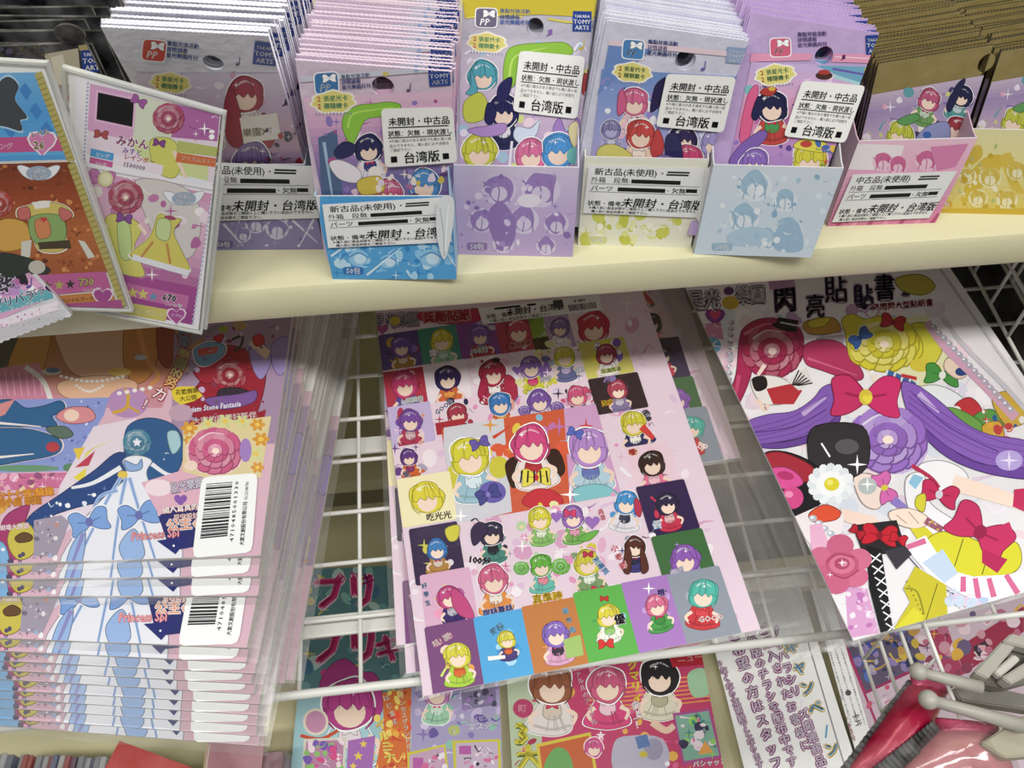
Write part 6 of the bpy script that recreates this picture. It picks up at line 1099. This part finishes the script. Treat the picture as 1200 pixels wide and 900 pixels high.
# ------------------------------------------------------------------ cases and a red booklet at the lower left
rd = random.Random(9); x = -.345; k = 0
cols = ['8f96a4', 'c3c6cc', '6f7890', 'a8adb8', 'a83a44', 'b84a4c', '9aa0aa', 'b9bcc4', '98344c', '5a6a94', 'c9c9cc', 'a84450', '6a4a70', '8f95a2', 'bfc2ca', '47527c']
hp = LP+LN*.0
edge0 = onplane(2, 862, LP+LN*.05, LN); edge1 = onplane(138, 866, LP+LN*.05, LN)
NC = 19
for i in range(NC):
    f0 = i/NC; p = edge0+(edge1-edge0)*f0; wd = (edge1-edge0).length/NC*.86
    t = empty('slim_case', Matrix.Translation((p.x, p.y-.015, lz(p.y-.10)+.002)) @ Matrix.Rotation(R_(rd.uniform(-2, 2)), 4, 'Y'), 'slim plastic case standing upright under the magazine stack', 'case', 'row of slim cases under the magazine stack')
    hgt = .062+rd.uniform(-.004, .003); c = cols[i % len(cols)]
    boxes('case_body', [(0, wd, -.12, 0, 0, hgt)], mat('case_'+c, c, .3, noise=.15, nscale=50), t, .0006); boxes('case_wrap', [(-.0002, wd+.0002, -.1205, .0005, hgt+.0003, hgt+.0005)], FILMW, t)
    tag(t, 'slim plastic case standing upright in the row under the magazine stack')
M = deck_frame((138, 852), (128, 960), .11, .14, .052)
p = onplane(140, 868, LP+LN*.05, LN); q = onplane(240, 905, LP+LN*.05, LN); u = (q-p).normalized(); M = frame(p-RN.cross(u)*.12, u, RN.cross(u))
t = empty('booklet', M @ Matrix.Translation((0, 0, -.003)), 'red booklet with gold and black lettering under the magazine stack', 'booklet')
boxes('pages', [(0, .09, 0, .12, 0, .0027)], PAGES, t); boxes('cover', [(0, .09, 0, .12, .0027, .003)], mat('red_cover', 'b02a22', .35, noise=.1, nscale=30), t)
A = Art(M, .09, .12); A.stroke([(150, 868), (170, 874)], 2, 'd8a03a', smooth=False); A.text('なるほど!', 182, 885, 9, '2a1a18', 12, .05, edge='f0e0a8'); A.text('もっと', 168, 884, 5, 'f0d0b0', 12, .02); A.text('ともだち', 206, 895, 10, 'f4ead8', 20, .05, edge='3a1a18'); A.stroke([(158, 888), (178, 900)], 1.6, 'd8803a'); A.text('SHOW', 220, 900, 8, 'e8c84a', 20, .03); A.build('cover_print', t, .0031-.003+.0002)
p = onplane(238, 872, LP+LN*.045, LN)
t = empty('card_bundle', Matrix.Translation((p.x, p.y-.12, p.z-.012)), 'bundle of beige and pink cards beside the red booklet', 'cards')
for i, c in enumerate(('c9b48a', 'b88f94', 'd8cfb4', 'a8707c')): boxes('card_sheet', [(.002*i, .05+.002*i, 0, .125, .0026*i, .0026*i+.002)], mat('card_'+c, c, .5, noise=.2, nscale=30), t)
p = onplane(288, 880, LP+LN*.05, LN)
t = empty('wrapped_stack', Matrix.Translation((p.x, p.y-.1, lz(p.y-.05))), 'film-wrapped dark pink stack beside the rack front, below the magazines', 'pack stack')
boxes('wrapped_body', [(0, .032, 0, .10, .0, .05)], mat('dark_pink_print', '8a5a64', .5, noise=.35, nscale=60), t, .001); soft_sleeve('clear_bag', t, .032, .10, .05, .003, .003, .003, .003, seed=11)
# ------------------------------------------------------------------ grey hooks and the hanging bags, lower right
HZ = CZ-.47
def hz(x, y, z=HZ): return onz(x, y, z)
def peg(name, a, b, r, label):
    t = empty(name, a, label, 'hook', 'grey plastic display hooks'); bpy.context.view_layer.update(); d = (b-a).normalized()
    rel(tube('peg_shaft', [a, a+(b-a)*.35, b], [r*.62, r*.66, r*.8], GREYP, n=12), t)
    P = [a+d*(r*1.05*math.cos(k)) for k in [math.pi*i/8 for i in range(9)]][::-1]
    rel(tube('peg_ball', [a-d*r*1.02*math.cos(math.pi*i/8) for i in range(9)], [max(.0002, r*1.05*math.sin(math.pi*i/8)) for i in range(9)], GREYP, n=14), t); return t
peg('display_hook', hz(1076, 787), hz(1150, 806), .0052, 'upper grey plastic hook with a ball tip, below the poster')
peg('display_hook', hz(1088, 820, HZ-.004), hz(1205, 852, HZ-.004), .0056, 'lower grey plastic hook with a ball tip, over the pink bags')
a = hz(1132, 800)
t = empty('hook_bracket', a, 'grey plastic bracket that the display hooks are fixed to', 'bracket'); bpy.context.view_layer.update()
def slab(name, pts, z0, z1, m):
    n = len(pts); B = [hz(*p, z0) for p in pts]; V = [(b.x, b.y, z0) for b in B]+[(b.x, b.y, z1) for b in B]
    o = mesh(name, V, [tuple(range(n))[::-1], tuple(range(n, 2*n))]+[(i, (i+1) % n, n+(i+1) % n, n+i) for i in range(n)], m)
    bm = bmesh.new(); bm.from_mesh(o.data); bmesh.ops.recalc_face_normals(bm, faces=bm.faces[:]); bmesh.ops.bevel(bm, geom=bm.edges[:], offset=.0008, segments=2, affect='EDGES'); bm.to_mesh(o.data); bm.free(); return rel(o, t)
slab('bracket_arm', [(1134, 794), (1168, 757), (1180, 754), (1182, 764), (1150, 802)], HZ-.003, HZ+.006, GREYP)
slab('bracket_arm', [(1166, 800), (1210, 772), (1220, 786), (1176, 808)], HZ-.003, HZ+.006, GREYP)
slab('bracket_plate', [(1142, 806), (1176, 762), (1215, 768), (1215, 800), (1170, 812)], HZ-.012, HZ-.004, mat('dark_grey_plastic', '6f6c64', .5, noise=.1, nscale=30))
slab('bracket_rail', [(1168, 758), (1178, 748), (1230, 762), (1226, 774)], HZ+.0, HZ+.008, GREYP)
slab('bracket_rib', [(1160, 790), (1184, 770), (1192, 776), (1168, 798)], HZ-.002, HZ+.003, mat('pale_grey_plastic', 'c3c0b6', .4, noise=.05, nscale=30))
slab('price_flap', [(1142, 876), (1200, 838), (1230, 850), (1230, 888), (1170, 893)], HZ-.020, HZ-.012, mat('beige_plastic', 'a39c88', .5, noise=.06, nscale=30))
slab('price_flap', [(1110, 812), (1140, 806), (1200, 820), (1200, 838), (1120, 826)], HZ-.024, HZ-.016, mat('dark_grey_plastic', '6f6c64', .5))
PINK = mat('crimson_foil', 'b0143f', .28, .15, noise=.2, nscale=30, bump=.4, bscale=50)
PEACH = mat('pink_plush', 'e0808c', .45, 0, noise=.25, nscale=26, bump=.8, bscale=40)
BLK = mat('black_crimp', '0d0c0d', .6, 0, noise=.2, nscale=90)
def pillow(name, quad, z, bulge, m, t, seed=1, n=14):
    rd = random.Random(seed); V, Fc = [], []
    C4 = [hz(*p, z) for p in quad]
    for j in range(n+1):
        for i in range(n+1):
            a, b = i/n, j/n; p = (C4[0]*(1-a)+C4[1]*a)*(1-b)+(C4[3]*(1-a)+C4[2]*a)*b
            k = (math.sin(math.pi*a)*math.sin(math.pi*b))**.5; V.append(p+Vector((0, 0, bulge*k+rd.uniform(-.0006, .0006)*(k > .05))))
    m1 = n+1
    for j in range(n):
        for i in range(n): Fc.append((j*m1+i, (j+1)*m1+i, (j+1)*m1+i+1, j*m1+i+1))
    o = mesh(name, V, Fc, m, smooth=True); s = o.modifiers.new('thick', 'SOLIDIFY'); s.thickness = .002; s.offset = 0; return rel(o, t)
def crimp(name, a, b, wd, z, t, n=26):
    A_, B_ = hz(*a, z), hz(*b, z); d = (B_-A_); s = Vector((-d.y, d.x, 0)).normalized()*wd; V, Fc = [], []
    for i in range(n+1):
        p = A_+d*(i/n); o = .0003*(1 if i % 2 else -1); V += [p+s*(.5+.08*(i % 2))+Vector((0, 0, o)), p-s*(.5+.08*(i % 2))+Vector((0, 0, o)), p-s*(.5+.08*(i % 2))+Vector((0, 0, o-.0014)), p+s*(.5+.08*(i % 2))+Vector((0, 0, o-.0014))]
    for i in range(n):
        k = 4*i
        for q in range(4): Fc.append((k+q, k+(q+1) % 4, k+4+(q+1) % 4, k+4+q))
    Fc += [(3, 2, 1, 0), (4*n, 4*n+1, 4*n+2, 4*n+3)]
    return rel(mesh(name, V, Fc, BLK), t)
t = empty('foil_bag', hz(1040, 850, HZ-.03), 'crimson foil bag with black crimped edge hanging below the hooks', 'bag'); bpy.context.view_layer.update()
pillow('bag_body', [(1066, 798), (1112, 806), (1062, 915), (975, 925)], HZ-.040, .014, PINK, t, 3); crimp('crimped_edge', (1070, 800), (985, 912), .006, HZ-.036, t, 40); pillow('bag_top', [(1066, 790), (1120, 800), (1108, 812), (1070, 806)], HZ-.036, .004, mat('rose_foil', 'd03a6c', .3, .1, noise=.2, nscale=60), t, 5, 8)
t = empty('foil_bag', hz(1110, 870, HZ-.03), 'pale pink plush in a clear bag with black crimped edge under the lower hook', 'bag'); bpy.context.view_layer.update()
pillow('plush', [(1096, 850), (1165, 856), (1200, 930), (1030, 930)], HZ-.032, .016, PEACH, t, 7); pillow('rose_band', [(1096, 842), (1170, 850), (1166, 868), (1098, 862)], HZ-.026, .006, mat('rose_foil', 'd03a6c'), t, 9, 8); crimp('crimped_edge', (1100, 852), (1030, 908), .008, HZ-.024, t, 30); pillow('clear_bag', [(1092, 846), (1172, 850), (1205, 930), (1026, 930)], HZ-.029, .018, FILMW, t, 4)
